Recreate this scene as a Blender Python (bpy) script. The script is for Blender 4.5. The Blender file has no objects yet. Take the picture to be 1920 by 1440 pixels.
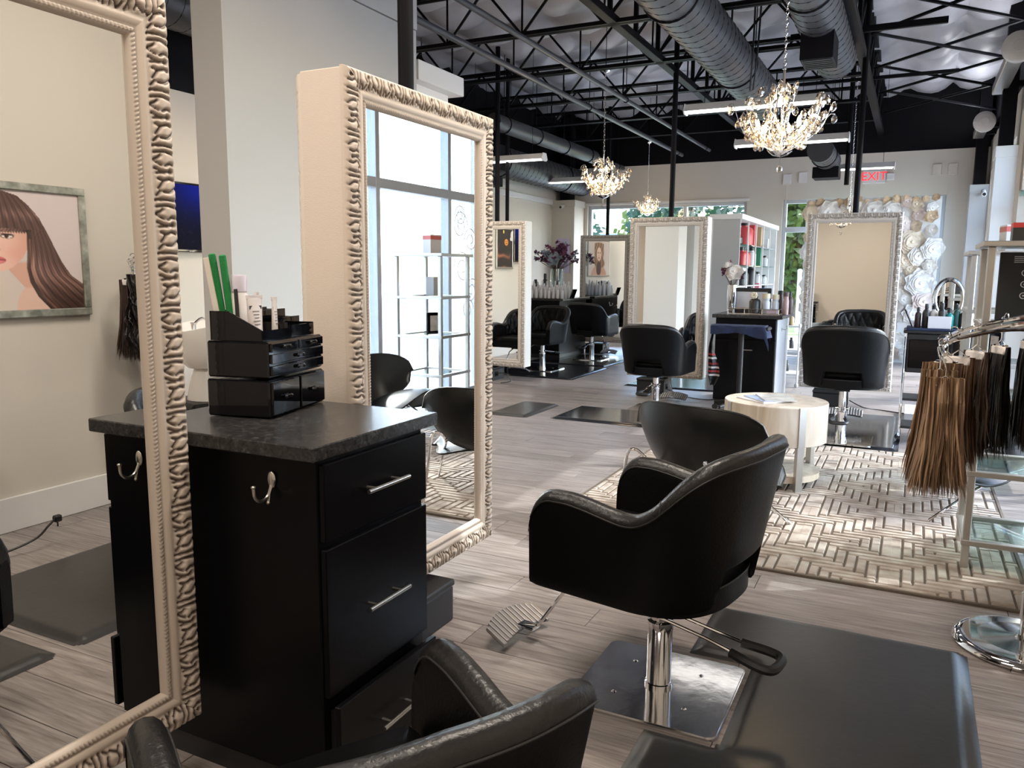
import bpy, math, random
import numpy as np
from mathutils import Vector, Matrix
random.seed(7); rng = np.random.default_rng(7)
R = math.radians
sc = bpy.context.scene
COL = sc.collection
# ---------------------------------------------------------------- camera
cam = bpy.data.cameras.new('camera'); cam.sensor_width = 36; cam.lens = 1489.8/1920*36
cam.clip_start = .05; cam.clip_end = 400
camo = bpy.data.objects.new('camera', cam); COL.objects.link(camo); sc.camera = camo
yaw, pit, rol = R(26.6036), R(8.0777), R(0.4057)
f = Vector((-math.sin(yaw)*math.cos(pit), math.cos(yaw)*math.cos(pit), -math.sin(pit)))
r0 = Vector((math.cos(yaw), math.sin(yaw), 0)); u0 = r0.cross(f)
rv = r0*math.cos(rol)+u0*math.sin(rol); uv = u0*math.cos(rol)-r0*math.sin(rol)
camo.matrix_world = Matrix(((rv.x,uv.x,-f.x,0),(rv.y,uv.y,-f.y,0),(rv.z,uv.z,-f.z,1.42),(0,0,0,1)))
# ---------------------------------------------------------------- sky, sun, added fill lights, exposure
w = bpy.data.worlds.new('sky'); sc.world = w; w.use_nodes = True
nt = w.node_tree; bg = nt.nodes['Background']
sky = nt.nodes.new('ShaderNodeTexSky'); sky.sky_type = 'NISHITA'; sky.sun_disc = False
sky.sun_elevation = R(42); sky.sun_rotation = R(62); sky.air_density = 1.0; sky.dust_density = 2.0; sky.ozone_density = 1.5
nt.links.new(sky.outputs[0], bg.inputs[0]); bg.inputs[1].default_value = 1.2
sun = bpy.data.lights.new('sun', 'SUN'); sun.energy = 3.2; sun.angle = R(.6); sun.color = (1, .95, .88)
suno = bpy.data.objects.new('sun', sun); COL.objects.link(suno)
SUNV = Vector((.80, .48, .72))
suno.rotation_euler = SUNV.to_track_quat('Z', 'Y').to_euler(); suno.location = (30, 20, 30)
def area(name, loc, sx, sy, e, col, aim=(0,0,-1)):
    l = bpy.data.lights.new(name, 'AREA'); l.shape = 'RECTANGLE'; l.size = sx; l.size_y = sy; l.energy = e; l.color = col
    o = bpy.data.objects.new(name, l); COL.objects.link(o); o.location = loc
    o.rotation_euler = Vector(aim).to_track_quat('-Z', 'Y').to_euler(); return o
WARM = (1, .89, .77)  # tint of the unseen overhead fills added to brighten walls and floor
area('ceiling_lamp', (-.35, -.6, 3.35), 1.2, .3, 15, WARM)
area('ceiling_lamp', (-1.15, .85, 3.5), 1.2, .3, 25, WARM)
area('ceiling_lamp', (-1.0, 2.85, 3.5), 1.2, .3, 40, WARM)
area('ceiling_lamp', (-3.6, .3, 3.4), 1.2, .3, 52, WARM)
area('ceiling_lamp', (-4.6, 4.2, 3.4), 1.2, .3, 30, WARM)
area('ceiling_lamp', (-4.6, 7.6, 3.3), 1.2, .3, 36, (1,.9,.78))
sc.view_settings.view_transform = 'Standard'; sc.view_settings.look = 'None'
sc.view_settings.exposure = 0.82; sc.view_settings.gamma = 1; sc.view_settings.use_curve_mapping = False
sc.cycles.max_bounces = 8; sc.cycles.diffuse_bounces = 4; sc.cycles.glossy_bounces = 5
sc.cycles.transmission_bounces = 6; sc.cycles.transparent_max_bounces = 12
sc.cycles.sample_clamp_indirect = 6; sc.cycles.caustics_reflective = False; sc.cycles.caustics_refractive = False
# ---------------------------------------------------------------- mesh builder
class MB:
    def __init__(s): s.v = []; s.f = []; s.M = None
    def add(s, vs, fs):
        o = len(s.v)
        s.v += [tuple(s.M @ Vector(p)) if s.M is not None else tuple(p) for p in vs]
        s.f += [tuple(i+o for i in q) for q in fs]; return s
    def box(s, x0, y0, z0, x1, y1, z1, b=0):
        if b <= 0:
            return s.add([(x0,y0,z0),(x1,y0,z0),(x1,y1,z0),(x0,y1,z0),(x0,y0,z1),(x1,y0,z1),(x1,y1,z1),(x0,y1,z1)],
              [(3,2,1,0),(4,5,6,7),(0,1,5,4),(1,2,6,5),(2,3,7,6),(3,0,4,7)])
        vs = []; fs = []; X = (x0,x1); Y = (y0,y1); Z = (z0,z1); ix = {}
        for i in (0,1):
            for j in (0,1):
                for k in (0,1):
                    sx, sy, sz = (1,-1)[i]*b, (1,-1)[j]*b, (1,-1)[k]*b
                    for a in 'xyz':
                        ix[i,j,k,a] = len(vs)
                        vs.append((X[i]+(0 if a=='x' else sx), Y[j]+(0 if a=='y' else sy), Z[k]+(0 if a=='z' else sz)))
        for a, (p, q) in (('x',('y','z')),('y',('z','x')),('z',('x','y'))):
            for e in (0,1):
                def key(m, n, t):
                    d = {a:e, p:m, q:n}; return ix[d['x'],d['y'],d['z'],t]
                c = [key(0,0,a), key(1,0,a), key(1,1,a), key(0,1,a)]
                fs.append(c if e else c[::-1])
        for a, (p, q) in (('x',('y','z')),('y',('z','x')),('z',('x','y'))):
            for m in (0,1):
                for n in (0,1):
                    def k2(e, t):
                        d = {a:e, p:m, q:n}; return ix[d['x'],d['y'],d['z'],t]
                    c = [k2(0,p), k2(1,p), k2(1,q), k2(0,q)]
                    fs.append(c[::-1] if (m == n) else c)
        for i in (0,1):
            for j in (0,1):
                for k in (0,1):
                    c = [ix[i,j,k,'x'], ix[i,j,k,'y'], ix[i,j,k,'z']]
                    fs.append(c if (i+j+k) % 2 else c[::-1])
        return s.add(vs, fs)
    def cyl(s, p, q, r, r2=None, n=12, cap=True):
        p = Vector(p); q = Vector(q); r2 = r if r2 is None else r2
        d = (q-p).normalized(); a = d.orthogonal().normalized(); b = d.cross(a)
        vs = []
        for c, rr in ((p,r),(q,r2)):
            for i in range(n):
                t = 2*math.pi*i/n; vs.append(c+a*(rr*math.cos(t))+b*(rr*math.sin(t)))
        fs = [(i,(i+1)%n,n+(i+1)%n,n+i) for i in range(n)]
        if cap: fs += [tuple(range(n-1,-1,-1)), tuple(range(n,2*n))]
        return s.add(vs, fs)
    def tube(s, pts, r, n=8, closed=False, cap=True, flat=None):
        P = [Vector(p) for p in pts]; m = len(P); vs = []; up = None
        for i in range(m):
            t = (P[(i+1)%m]-P[i-1]) if closed else (P[min(i+1,m-1)]-P[max(i-1,0)])
            t.normalize()
            if up is None: up = t.orthogonal().normalized()
            up = (up-t*up.dot(t)); up = up.normalized() if up.length > 1e-6 else t.orthogonal().normalized()
            b = t.cross(up); rr = r[i] if hasattr(r,'__len__') else r
            for k in range(n):
                a = 2*math.pi*k/n; vs.append(P[i]+up*(rr*math.cos(a))+b*(rr*math.sin(a)))
        fs = []
        for i in range(m if closed else m-1):
            j = (i+1)%m
            for k in range(n): fs.append((i*n+k, i*n+(k+1)%n, j*n+(k+1)%n, j*n+k))
        if cap and not closed: fs += [tuple(range(n-1,-1,-1)), tuple(range((m-1)*n, m*n))]
        return s.add(vs, fs)
    def lathe(s, prof, n=16, c=(0,0,0)):
        vs = []; fs = []; m = len(prof)
        for r_, z in prof:
            for k in range(n):
                a = 2*math.pi*k/n; vs.append((c[0]+r_*math.cos(a), c[1]+r_*math.sin(a), c[2]+z))
        for i in range(m-1):
            for k in range(n): fs.append((i*n+k, i*n+(k+1)%n, (i+1)*n+(k+1)%n, (i+1)*n+k))
        if prof[0][0] > 1e-5: fs.append(tuple(range(n-1,-1,-1)))
        if prof[-1][0] > 1e-5: fs.append(tuple(range((m-1)*n, m*n)))
        return s.add(vs, fs)
    def grid(s, P, cu=False):
        m, n = len(P), len(P[0]); vs = [tuple(p) for row in P for p in row]; fs = []
        for i in range(m if cu else m-1):
            for j in range(n-1): fs.append((i*n+j, ((i+1)%m)*n+j, ((i+1)%m)*n+j+1, i*n+j+1))
        return s.add(vs, fs)
    def ell(s, c, rx, ry, rz, nu=12, nv=8):
        return s.add(*_sph(c, rx, ry, rz, nu, nv))
    def poly(s, pts, z0, z1):   # prism of an xy outline
        n = len(pts)
        return s.add([(x,y,z0) for x,y in pts]+[(x,y,z1) for x,y in pts],
            [tuple(range(n-1,-1,-1)), tuple(range(n,2*n))]+[(i,(i+1)%n,n+(i+1)%n,n+i) for i in range(n)])
    def mesh(s, name, smooth=35):
        me = bpy.data.meshes.new(name); me.from_pydata(s.v, [], s.f); me.update()
        if smooth:
            me.polygons.foreach_set('use_smooth', [True]*len(me.polygons))
            me.set_sharp_from_angle(angle=R(smooth))
        return me
    def obj(s, name, mat, parent=None, smooth=35, **kw):
        return mobj(name, s.mesh(name, smooth), mat, parent, **kw)
def _sph(c, rx, ry, rz, nu, nv):
    vs = [(c[0],c[1],c[2]-rz)]; fs = []
    for j in range(1, nv):
        p = -math.pi/2+math.pi*j/nv
        for i in range(nu):
            t = 2*math.pi*i/nu; vs.append((c[0]+rx*math.cos(p)*math.cos(t), c[1]+ry*math.cos(p)*math.sin(t), c[2]+rz*math.sin(p)))
    vs.append((c[0],c[1],c[2]+rz)); T = len(vs)-1
    for i in range(nu):
        fs.append((0, 1+(i+1)%nu, 1+i)); fs.append((T, T-nu+i, T-nu+(i+1)%nu))
        for j in range(nv-2):
            a = 1+j*nu; fs.append((a+i, a+(i+1)%nu, a+nu+(i+1)%nu, a+nu+i))
    return vs, fs
def mobj(name, me, mat, parent=None, loc=None, rot=None, label=None, kind=None):
    if not me.materials: me.materials.append(mat)
    o = bpy.data.objects.new(name, me); COL.objects.link(o)
    if parent is not None: o.parent = parent
    if loc is not None: o.location = loc
    if rot is not None: o.rotation_euler = rot
    if label: o['label'] = label
    if kind: o['kind'] = kind
    return o
def tag(o, label, cat, group=None):
    o['label'] = label; o['category'] = cat
    if group: o['group'] = group
    return o
def thing(name, label, cat, loc=(0,0,0), rz=0, group=None):
    o = bpy.data.objects.new(name, None); COL.objects.link(o); o.empty_display_size = .1
    o.location = loc; o.rotation_euler = (0,0,rz); return tag(o, label, cat, group)
def struct(name, mb, mat, smooth=0):
    return mb.obj(name, mat, None, smooth, kind='structure')
def empty_struct(name):
    o = bpy.data.objects.new(name, None); COL.objects.link(o); o['kind'] = 'structure'; return o
def dup(root, loc, rz, label, group=None):
    r = root.copy(); COL.objects.link(r); r.location = loc; r.rotation_euler = (0,0,rz); r['label'] = label
    if group: r['group'] = group
    for ch in list(root.children):
        c = ch.copy(); COL.objects.link(c); c.parent = r
        for g in list(ch.children):
            d = g.copy(); COL.objects.link(d); d.parent = c
    return r
def spline(pts, n=8):   # Catmull-Rom through points
    P = [np.array(p, float) for p in pts]; out = []
    for i in range(len(P)-1):
        p0 = P[max(i-1,0)]; p1 = P[i]; p2 = P[i+1]; p3 = P[min(i+2,len(P)-1)]
        for k in range(n):
            t = k/n; out.append(.5*((2*p1)+(-p0+p2)*t+(2*p0-5*p1+4*p2-p3)*t*t+(-p0+3*p1-3*p2+p3)*t**3))
    out.append(P[-1]); return [tuple(p) for p in out]
# ---------------------------------------------------------------- materials
def newmat(name):
    m = bpy.data.materials.new(name); m.use_nodes = True; return m, m.node_tree, m.node_tree.nodes['Principled BSDF']
def mat(name, col, rough=.5, metal=0, bump=0, bscale=60, spec=.5, var=0, vscale=4, coat=0, sheen=0, stretch=None):
    m, t, b = newmat(name); L = t.links.new
    b.inputs['Base Color'].default_value = (*col, 1); b.inputs['Roughness'].default_value = rough
    b.inputs['Metallic'].default_value = metal; b.inputs['Specular IOR Level'].default_value = spec
    b.inputs['Coat Weight'].default_value = coat; b.inputs['Sheen Weight'].default_value = sheen
    if bump or var:
        tc = t.nodes.new('ShaderNodeTexCoord'); src = tc.outputs['Object']
        if stretch:
            mp = t.nodes.new('ShaderNodeMapping'); mp.inputs['Scale'].default_value = stretch; L(src, mp.inputs[0]); src = mp.outputs[0]
    if bump:
        n = t.nodes.new('ShaderNodeTexNoise'); n.inputs['Scale'].default_value = bscale; n.inputs['Detail'].default_value = 4
        L(src, n.inputs['Vector']); bu = t.nodes.new('ShaderNodeBump'); bu.inputs['Strength'].default_value = bump
        bu.inputs['Distance'].default_value = .004; L(n.outputs['Fac'], bu.inputs['Height']); L(bu.outputs[0], b.inputs['Normal'])
    if var:
        n = t.nodes.new('ShaderNodeTexNoise'); n.inputs['Scale'].default_value = vscale; n.inputs['Detail'].default_value = 6
        L(src, n.inputs['Vector']); mx = t.nodes.new('ShaderNodeMixRGB'); L(n.outputs['Fac'], mx.inputs[0])
        mx.inputs[1].default_value = (*[c*(1-var) for c in col],1); mx.inputs[2].default_value = (*[min(1,c*(1+var)) for c in col],1)
        L(mx.outputs[0], b.inputs['Base Color'])
    return m
def emis(name, col, e):
    m, t, b = newmat(name); b.inputs['Base Color'].default_value = (*[c*.5 for c in col],1)
    b.inputs['Emission Color'].default_value = (*col,1); b.inputs['Emission Strength'].default_value = e; return m
def clear(name, col, fac, rough=0.0):   # thin clear sheet: mostly see-through with a sharp reflection
    m = bpy.data.materials.new(name); m.use_nodes = True; t = m.node_tree; t.nodes.clear(); L = t.links.new
    o = t.nodes.new('ShaderNodeOutputMaterial'); tr = t.nodes.new('ShaderNodeBsdfTransparent'); tr.inputs[0].default_value = (*col,1)
    g = t.nodes.new('ShaderNodeBsdfGlossy'); g.inputs['Roughness'].default_value = rough
    lw = t.nodes.new('ShaderNodeLayerWeight'); lw.inputs[0].default_value = .25
    ma = t.nodes.new('ShaderNodeMath'); ma.operation = 'MULTIPLY_ADD'; ma.inputs[1].default_value = .6; ma.inputs[2].default_value = fac; ma.use_clamp = True
    L(lw.outputs['Fresnel'], ma.inputs[0]); mx = t.nodes.new('ShaderNodeMixShader'); L(ma.outputs[0], mx.inputs[0])
    L(tr.outputs[0], mx.inputs[1]); L(g.outputs[0], mx.inputs[2]); L(mx.outputs[0], o.inputs[0]); return m
def vcol(name, rough=.5, layer='Col', bump=0, coat=0):
    m, t, b = newmat(name); a = t.nodes.new('ShaderNodeVertexColor'); a.layer_name = layer
    t.links.new(a.outputs[0], b.inputs['Base Color']); b.inputs['Roughness'].default_value = rough; b.inputs['Coat Weight'].default_value = coat; return m
M = {}
M['wall'] = mat('warm_white_paint', (.66,.61,.54), .6, bump=.05, bscale=220)
M['white'] = mat('white_trim_paint', (.76,.75,.73), .45)
M['pier'] = mat('pale_grey_paint', (.455,.455,.445), .55, bump=.04, bscale=200)
M['black_paint'] = mat('matt_black_steel_paint', (.005,.005,.007), .55, spec=.10)
M['foil'] = mat('dark_insulation_facing', (.37,.37,.41), .45, bump=.5, bscale=9, var=.3, vscale=2)
M['duct'] = mat('dark_duct_metal', (.05,.05,.055), .45, .2)
M['leather'] = mat('black_leather', (.003,.003,.0035), .40, bump=.25, bscale=130, spec=.16)
M['leather_band'] = mat('worn_black_leather', (.011,.0105,.0105), .34, bump=.5, bscale=75, spec=.5, var=.35, vscale=14)
M['stitch'] = mat('charcoal_thread', (.022,.021,.02), .5)
M['chrome'] = mat('polished_chrome', (.82,.82,.83), .06, 1)
M['brushed'] = mat('brushed_nickel', (.58,.55,.50), .28, 1)
M['steel'] = mat('satin_steel', (.52,.50,.47), .35, .9)
M['scratched'] = mat('scratched_chrome_plate', (.60,.60,.61), .10, 1, bump=.10, bscale=14)
M['rubber'] = mat('black_rubber', (.024,.0235,.0235), .30, bump=.14, bscale=35, var=.3, vscale=6, spec=.6)
M['rubber_dull'] = mat('black_plastic', (.012,.012,.013), .45)
M['cabinet'] = mat('black_cabinet_lacquer', (.003,.003,.004), .34, spec=.14)
M['gloss_black'] = mat('glossy_black_acrylic', (.002,.002,.003), .05, spec=.4, coat=.1)
M['mirror'] = mat('mirror_silver', (.90,.91,.90), .0, 1)
M['case'] = mat('cream_textured_case', (.66,.57,.49), .6, bump=.25, bscale=90, stretch=(1,1,6))
M['case_far'] = mat('white_mirror_case', (.72,.69,.65), .55)
M['pane'] = clear('window_glass', (.905,.955,.985), .02)
M['shelf_glass'] = clear('green_shelf_glass', (.80,.93,.90), .05)
M['crystal'] = clear('amber_crystal', (.93,.86,.78), .22, .02)
M['vase_glass'] = clear('clear_vase_glass', (.90,.94,.93), .10)
M['white_plastic'] = mat('white_plastic', (.75,.73,.72), .35)
M['tube'] = emis('lit_fluorescent_tube', (1,.96,.9), 3.2)
M['bulb'] = emis('lit_candle_bulb', (1,.80,.50), 14)
M['aluminium'] = mat('window_frame_aluminium', (.50,.53,.57), .4, .2)
M['screen'] = emis('blue_screen', (.003,.008,.06), 1.0)
M['wood'] = None
# ---------------------------------------------------------------- special materials
def plank_mat():
    m, t, b = newmat('grey_brown_vinyl_plank'); L = t.links.new; N = t.nodes.new
    tc = N('ShaderNodeTexCoord'); oi = N('ShaderNodeObjectInfo'); ge = N('ShaderNodeNewGeometry')
    ad = N('ShaderNodeMath'); ad.operation = 'ADD'; L(oi.outputs['Random'], ad.inputs[0]); L(ge.outputs['Random Per Island'], ad.inputs[1])
    fr = N('ShaderNodeMath'); fr.operation = 'FRACT'; L(ad.outputs[0], fr.inputs[0])
    sc_ = N('ShaderNodeMath'); sc_.operation = 'MULTIPLY'; sc_.inputs[1].default_value = 37; L(ad.outputs[0], sc_.inputs[0])
    off = N('ShaderNodeVectorMath'); off.operation = 'ADD'; L(tc.outputs['Object'], off.inputs[0]); L(sc_.outputs[0], off.inputs[1])
    mp = N('ShaderNodeMapping'); mp.inputs['Scale'].default_value = (1.1, 17, 1); L(off.outputs[0], mp.inputs[0])
    n1 = N('ShaderNodeTexNoise'); n1.inputs['Scale'].default_value = 1.6; n1.inputs['Detail'].default_value = 8; n1.inputs['Roughness'].default_value = .65; n1.inputs['Distortion'].default_value = 1.2
    L(mp.outputs[0], n1.inputs['Vector'])
    n2 = N('ShaderNodeTexNoise'); n2.inputs['Scale'].default_value = 7; n2.inputs['Detail'].default_value = 6; L(mp.outputs[0], n2.inputs['Vector'])
    cr = N('ShaderNodeValToRGB'); e = cr.color_ramp.elements
    e[0].position = .30; e[0].color = (.10,.080,.073,1); e[1].position = .72; e[1].color = (.44,.395,.375,1)
    k = cr.color_ramp.elements.new(.50); k.color = (.27,.235,.22,1)
    mxf = N('ShaderNodeMix'); mxf.inputs[0].default_value = .3; L(n1.outputs['Fac'], mxf.inputs[2]); L(n2.outputs['Fac'], mxf.inputs[3]); L(mxf.outputs[0], cr.inputs[0])
    hv = N('ShaderNodeHueSaturation'); ma = N('ShaderNodeMath'); ma.operation = 'MULTIPLY_ADD'; ma.inputs[1].default_value = .35; ma.inputs[2].default_value = .84
    L(fr.outputs[0], ma.inputs[0]); L(ma.outputs[0], hv.inputs['Value']); L(cr.outputs[0], hv.inputs['Color']); L(hv.outputs[0], b.inputs['Base Color'])
    b.inputs['Roughness'].default_value = .36; bu = N('ShaderNodeBump'); bu.inputs['Strength'].default_value = .18; bu.inputs['Distance'].default_value = .002
    L(mxf.outputs[0], bu.inputs['Height']); L(bu.outputs[0], b.inputs['Normal']); return m
M['plank'] = plank_mat()
def ramp_noise(name, cols, scale, stretch=(1,1,1), rough=.4, detail=8, dist=0, bump=0, metal=0):
    m, t, b = newmat(name); L = t.links.new; N = t.nodes.new
    tc = N('ShaderNodeTexCoord'); mp = N('ShaderNodeMapping'); mp.inputs['Scale'].default_value = stretch; L(tc.outputs['Object'], mp.inputs[0])
    n = N('ShaderNodeTexNoise'); n.inputs['Scale'].default_value = scale; n.inputs['Detail'].default_value = detail; n.inputs['Distortion'].default_value = dist
    L(mp.outputs[0], n.inputs['Vector']); cr = N('ShaderNodeValToRGB'); L(n.outputs['Fac'], cr.inputs[0])
    e = cr.color_ramp.elements; e[0].position, e[0].color = cols[0][0], (*cols[0][1],1); e[1].position, e[1].color = cols[-1][0], (*cols[-1][1],1)
    for p, c in cols[1:-1]: k = e.new(p); k.color = (*c,1)
    L(cr.outputs[0], b.inputs['Base Color']); b.inputs['Roughness'].default_value = rough; b.inputs['Metallic'].default_value = metal
    if bump:
        bu = N('ShaderNodeBump'); bu.inputs['Strength'].default_value = bump; bu.inputs['Distance'].default_value = .003; L(n.outputs['Fac'], bu.inputs['Height']); L(bu.outputs[0], b.inputs['Normal'])
    return m
M['counter'] = ramp_noise('charcoal_stone_laminate', [(.35,(.016,.016,.016)),(.52,(.030,.029,.029)),(.62,(.045,.044,.043)),(.74,(.10,.097,.094))], 70, rough=.27, dist=.8, bump=.06)
M['veneer'] = ramp_noise('pale_oak_veneer', [(.3,(.42,.345,.265)),(.55,(.56,.48,.385)),(.75,(.66,.58,.48))], 2.2, (3,3,.45), rough=.5, dist=2.2)
M['rug_base'] = mat('rug_ground_pile', (.12,.095,.075), .95, bump=.4, bscale=300)
M['rug_pile'] = ramp_noise('carved_taupe_pile', [(.30,(.26,.21,.17)),(.5,(.40,.34,.29)),(.7,(.50,.45,.40))], 9, rough=.9, bump=.3)
M['frame'] = vcol('antique_ivory_carving', .45, bump=.1)
M['grass'] = ramp_noise('lawn_green', [(.3,(.10,.22,.03)),(.7,(.30,.42,.10))], 4, rough=.9)
M['pave'] = mat('pale_concrete', (.62,.60,.57), .8, var=.1)
M['road'] = mat('road_asphalt', (.30,.30,.31), .8)
M['bark'] = mat('tree_bark', (.12,.08,.05), .9)
def leafmat(name, c):
    m, t, b = newmat(name); b.inputs['Base Color'].default_value = (*c,1); b.inputs['Roughness'].default_value = .6
    tl = t.nodes.new('ShaderNodeBsdfTranslucent'); tl.inputs[0].default_value = (*[min(1,x*1.6) for x in c],1); mx = t.nodes.new('ShaderNodeMixShader'); mx.inputs[0].default_value = .4
    t.links.new(b.outputs[0], mx.inputs[1]); t.links.new(tl.outputs[0], mx.inputs[2]); t.links.new(mx.outputs[0], t.nodes['Material Output'].inputs[0]); return m
M['leaf_d'] = leafmat('dark_green_leaf', (.022,.052,.030)); M['leaf_l'] = leafmat('yellow_green_leaf', (.075,.105,.02))
# ---------------------------------------------------------------- floor
XW0, XW1, YB, YF = -6.2, .91, -2.0, 14.5
fl = empty_struct('floor')
mb = MB(); mb.box(XW0, YB, -.06, XW1, YF, -.005); mb.obj('subfloor', mat('subfloor_gap', (.03,.025,.02), .9), fl, 0)
PW, PL = .18, 1.22
cells = []
nr = int((YF-YB)/PW)+1
for j in range(nr):
    y0 = YB+j*PW; y1 = min(y0+PW, YF); x = XW0-random.random()*PL
    while x < XW1:
        a, b_ = max(x, XW0), min(x+PL, XW1)
        if b_-a > .01 and y1-y0 > .02: cells.append((a, b_, y0, y1))
        x += PL
def near(c):
    cx, cy = (c[0]+c[1])/2, (c[2]+c[3])/2
    ang = math.degrees(math.atan2(-cx, cy)); d = math.hypot(cx, cy)
    return d + (0 if (cy > .3 and -12 < ang < 66) else 30)
cells.sort(key=near)
full = MB().box(-PL/2+.0012, -PW/2+.0012, -.0045, PL/2-.0012, PW/2-.0012, 0, .0013).mesh('plank', 0)
rest = MB()
for i, (a, b_, y0, y1) in enumerate(cells):
    if i < 290:
        if b_-a > PL-.01 and y1-y0 > PW-.01: me = full
        else: me = MB().box(-(b_-a)/2+.0012, -(y1-y0)/2+.0012, -.0045, (b_-a)/2-.0012, (y1-y0)/2-.0012, 0, .0013).mesh('plank', 0)
        mobj('plank', me, M['plank'], fl, loc=((a+b_)/2, (y0+y1)/2, 0))
    else: rest.box(a+.0012, y0+.0012, -.0045, b_-.0012, y1-.0012, 0)
rest.obj('far_planks', M['plank'], fl, 0, kind='stuff')
# ---------------------------------------------------------------- walls
ZT = 4.45
struct('wall_back', MB().box(XW0-.2, YB-.2, 0, XW1+.2, YB, ZT), M['wall'])
def wall_with_holes(name, axis, c0, c1, a0, a1, z0, z1, holes, mtl):
    mb = MB(); cur = a0
    def bx(p, q, lo, hi):
        if q-p < 1e-4 or hi-lo < 1e-4: return
        if axis == 'x': mb.box(c0, p, lo, c1, q, hi)
        else: mb.box(p, c0, lo, q, c1, hi)
    for (p, q, lo, hi) in holes:
        bx(cur, p, z0, z1); bx(p, q, z0, lo); bx(p, q, hi, z1); cur = q
    bx(cur, a1, z0, z1); return struct(name, mb, mtl)
RW = [(4.40,7.95,.08,2.95),(8.35,10.25,.08,2.95),(10.65,14.05,.08,2.95)]
wall_with_holes('wall_right', 'x', XW1, XW1+.22, YB, YF+.22, 0, 3.45, RW, M['wall'])
struct('wall_right_upper', MB().box(XW1, YB, 3.45, XW1+.22, YF+.22, ZT), M['black_paint'])
FW = [(-5.67,-2.70,.08,2.66),(-2.10,.36,0,2.66)]
wall_with_holes('wall_far', 'y', YF, YF+.22, XW0-.2, XW1, 0, 3.36, FW, M['wall'])
struct('wall_far_upper', MB().box(XW0-.2, YF, 3.36, XW1, YF+.22, ZT), M['black_paint'])
struct('wall_left', MB().box(XW0-.2, YB, 0, XW0, YF, 3.05), M['wall'])
struct('wall_left_upper', MB().box(XW0-.2, YB, 3.05, XW0, YF, ZT), M['black_paint'])
struct('trim_1', MB().box(XW0, 5.9, 2.66, XW0+.03, YF, 2.76, .006).box(-5.72, YF-.03, 2.67, -2.66, YF, 2.71,.004), M['white'])
struct('baseboard_right', MB().box(XW1-.018, YB, 0, XW1, 4.34, .19, .004), M['white'])
struct('baseboard_left', MB().box(XW0, YB, 0, XW0+.018, YF, .15, .004), M['white'])
struct('baseboard_back', MB().box(XW0+.02, YB, 0, XW1-.02, YB+.018, .19, .004), M['white'])
# piers and partition
struct('pillar_right_near', MB().box(.73, 7.98, 0, XW1, 8.32, 2.80), M['wall'])
struct('pillar_right_middle', MB().box(.70, 10.3, 0, XW1, 10.6, 2.68).box(.69,10.29,2.68,XW1,10.61,2.80,.004), M['white'])
struct('pillar_right_far', MB().box(.66, 14.08, 0, XW1, YF, 2.64).box(.65,14.07,2.64,XW1,YF,2.76,.004), M['pier'])
struct('pillar_left_far', MB().box(XW0, 14.0, 0, -5.74, YF, 2.62).box(XW0,13.98,2.62,-5.72,YF,2.74,.004), M['wall'])
struct('column_far_right', MB().box(.72, 10.38, 2.80, .86, 10.52, ZT).box(.70, 14.15, 2.76, .86, 14.4, ZT).box(-6.1,14.15,2.74,-5.9,14.4,ZT), M['black_paint'])
struct('partition_wall', MB().box(-3.52, 3.2, 0, -3.30, 5.02, 3.11).box(-3.525, 3.195, 3.118, -3.295, 5.025, 3.6), M['pier'])
struct('pillar_middle', MB().box(-3.95, 5.12, 0, -3.40, 5.62, 2.79).box(-4.0, 5.05, 2.79, -3.30, 5.70, 2.93, .004), M['white'])
# ---------------------------------------------------------------- ceiling: sagging insulation between joists
nx, ny = 74, 166
P = []
for i in range(nx):
    row = []
    for j in range(ny):
        x = XW0+(XW1-XW0)*i/(nx-1); y = YB+(YF-YB)*j/(ny-1)
        u, v = (x+.3)/.62, (y-1.25)/.75
        pin = abs(math.sin(math.pi*u))*abs(math.sin(math.pi*v))
        z = 4.38-.17*pin**.6+.018*math.sin(9*x+4*math.sin(7*y))*math.sin(11*y+x)
        row.append((x, y, z))
    P.append(row)
mb = MB(); mb.grid(P); ce = mb.obj('ceiling', M['foil'], None, 60, kind='structure')
struct('roof_slab', MB().box(XW0-.2, YB-.2, 4.47, XW1+.22, YF+.22, 4.6), M['black_paint'])
# ---------------------------------------------------------------- windows
def window(name, axis, plane, a0, a1, z0, z1, mull, bars, fw=.06, door=None):
    w_ = empty_struct(name); fm = MB()
    def bx(mb, p, q, lo, hi, d0, d1, b=.004):
        if axis == 'x': mb.box(plane+d0, p, lo, plane+d1, q, hi, b)
        else: mb.box(p, plane+d0, lo, q, plane+d1, hi, b)
    for p, q, lo, hi in ((a0,a0+fw,z0,z1),(a1-fw,a1,z0,z1),(a0+fw,a1-fw,z0,z0+fw),(a0+fw,a1-fw,z1-fw,z1)):
        m1 = MB(); bx(m1, p, q, lo, hi, .06, .15); m1.obj('window_frame', M['aluminium'], w_, 0)
    for m_ in mull:
        m1 = MB(); bx(m1, m_-fw/2, m_+fw/2, z0+fw, z1-fw, .05, .15); m1.obj('mullion', M['aluminium'], w_, 0)
    for z in bars:
        m1 = MB(); bx(m1, a0+fw, a1-fw, z-.045, z+.045, .055, .145); m1.obj('transom_bar', M['aluminium'], w_, 0)
    xs = [a0+fw]+list(mull)+[a1-fw]; zs = [z0+fw]+list(bars)+[z1-fw]
    for i in range(len(xs)-1):
        for k in range(len(zs)-1):
            m1 = MB(); bx(m1, xs[i], xs[i+1], zs[k], zs[k+1], .098, .102, 0); m1.obj('pane', M['pane'], w_, 0)
    return w_
window('window_1', 'x', XW1, 4.40, 7.95, .08, 2.95, (4.72,5.98,7.22), (2.20,))
window('window_2', 'x', XW1, 8.35, 10.25, .08, 2.95, (9.3,), (2.20,))
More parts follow.
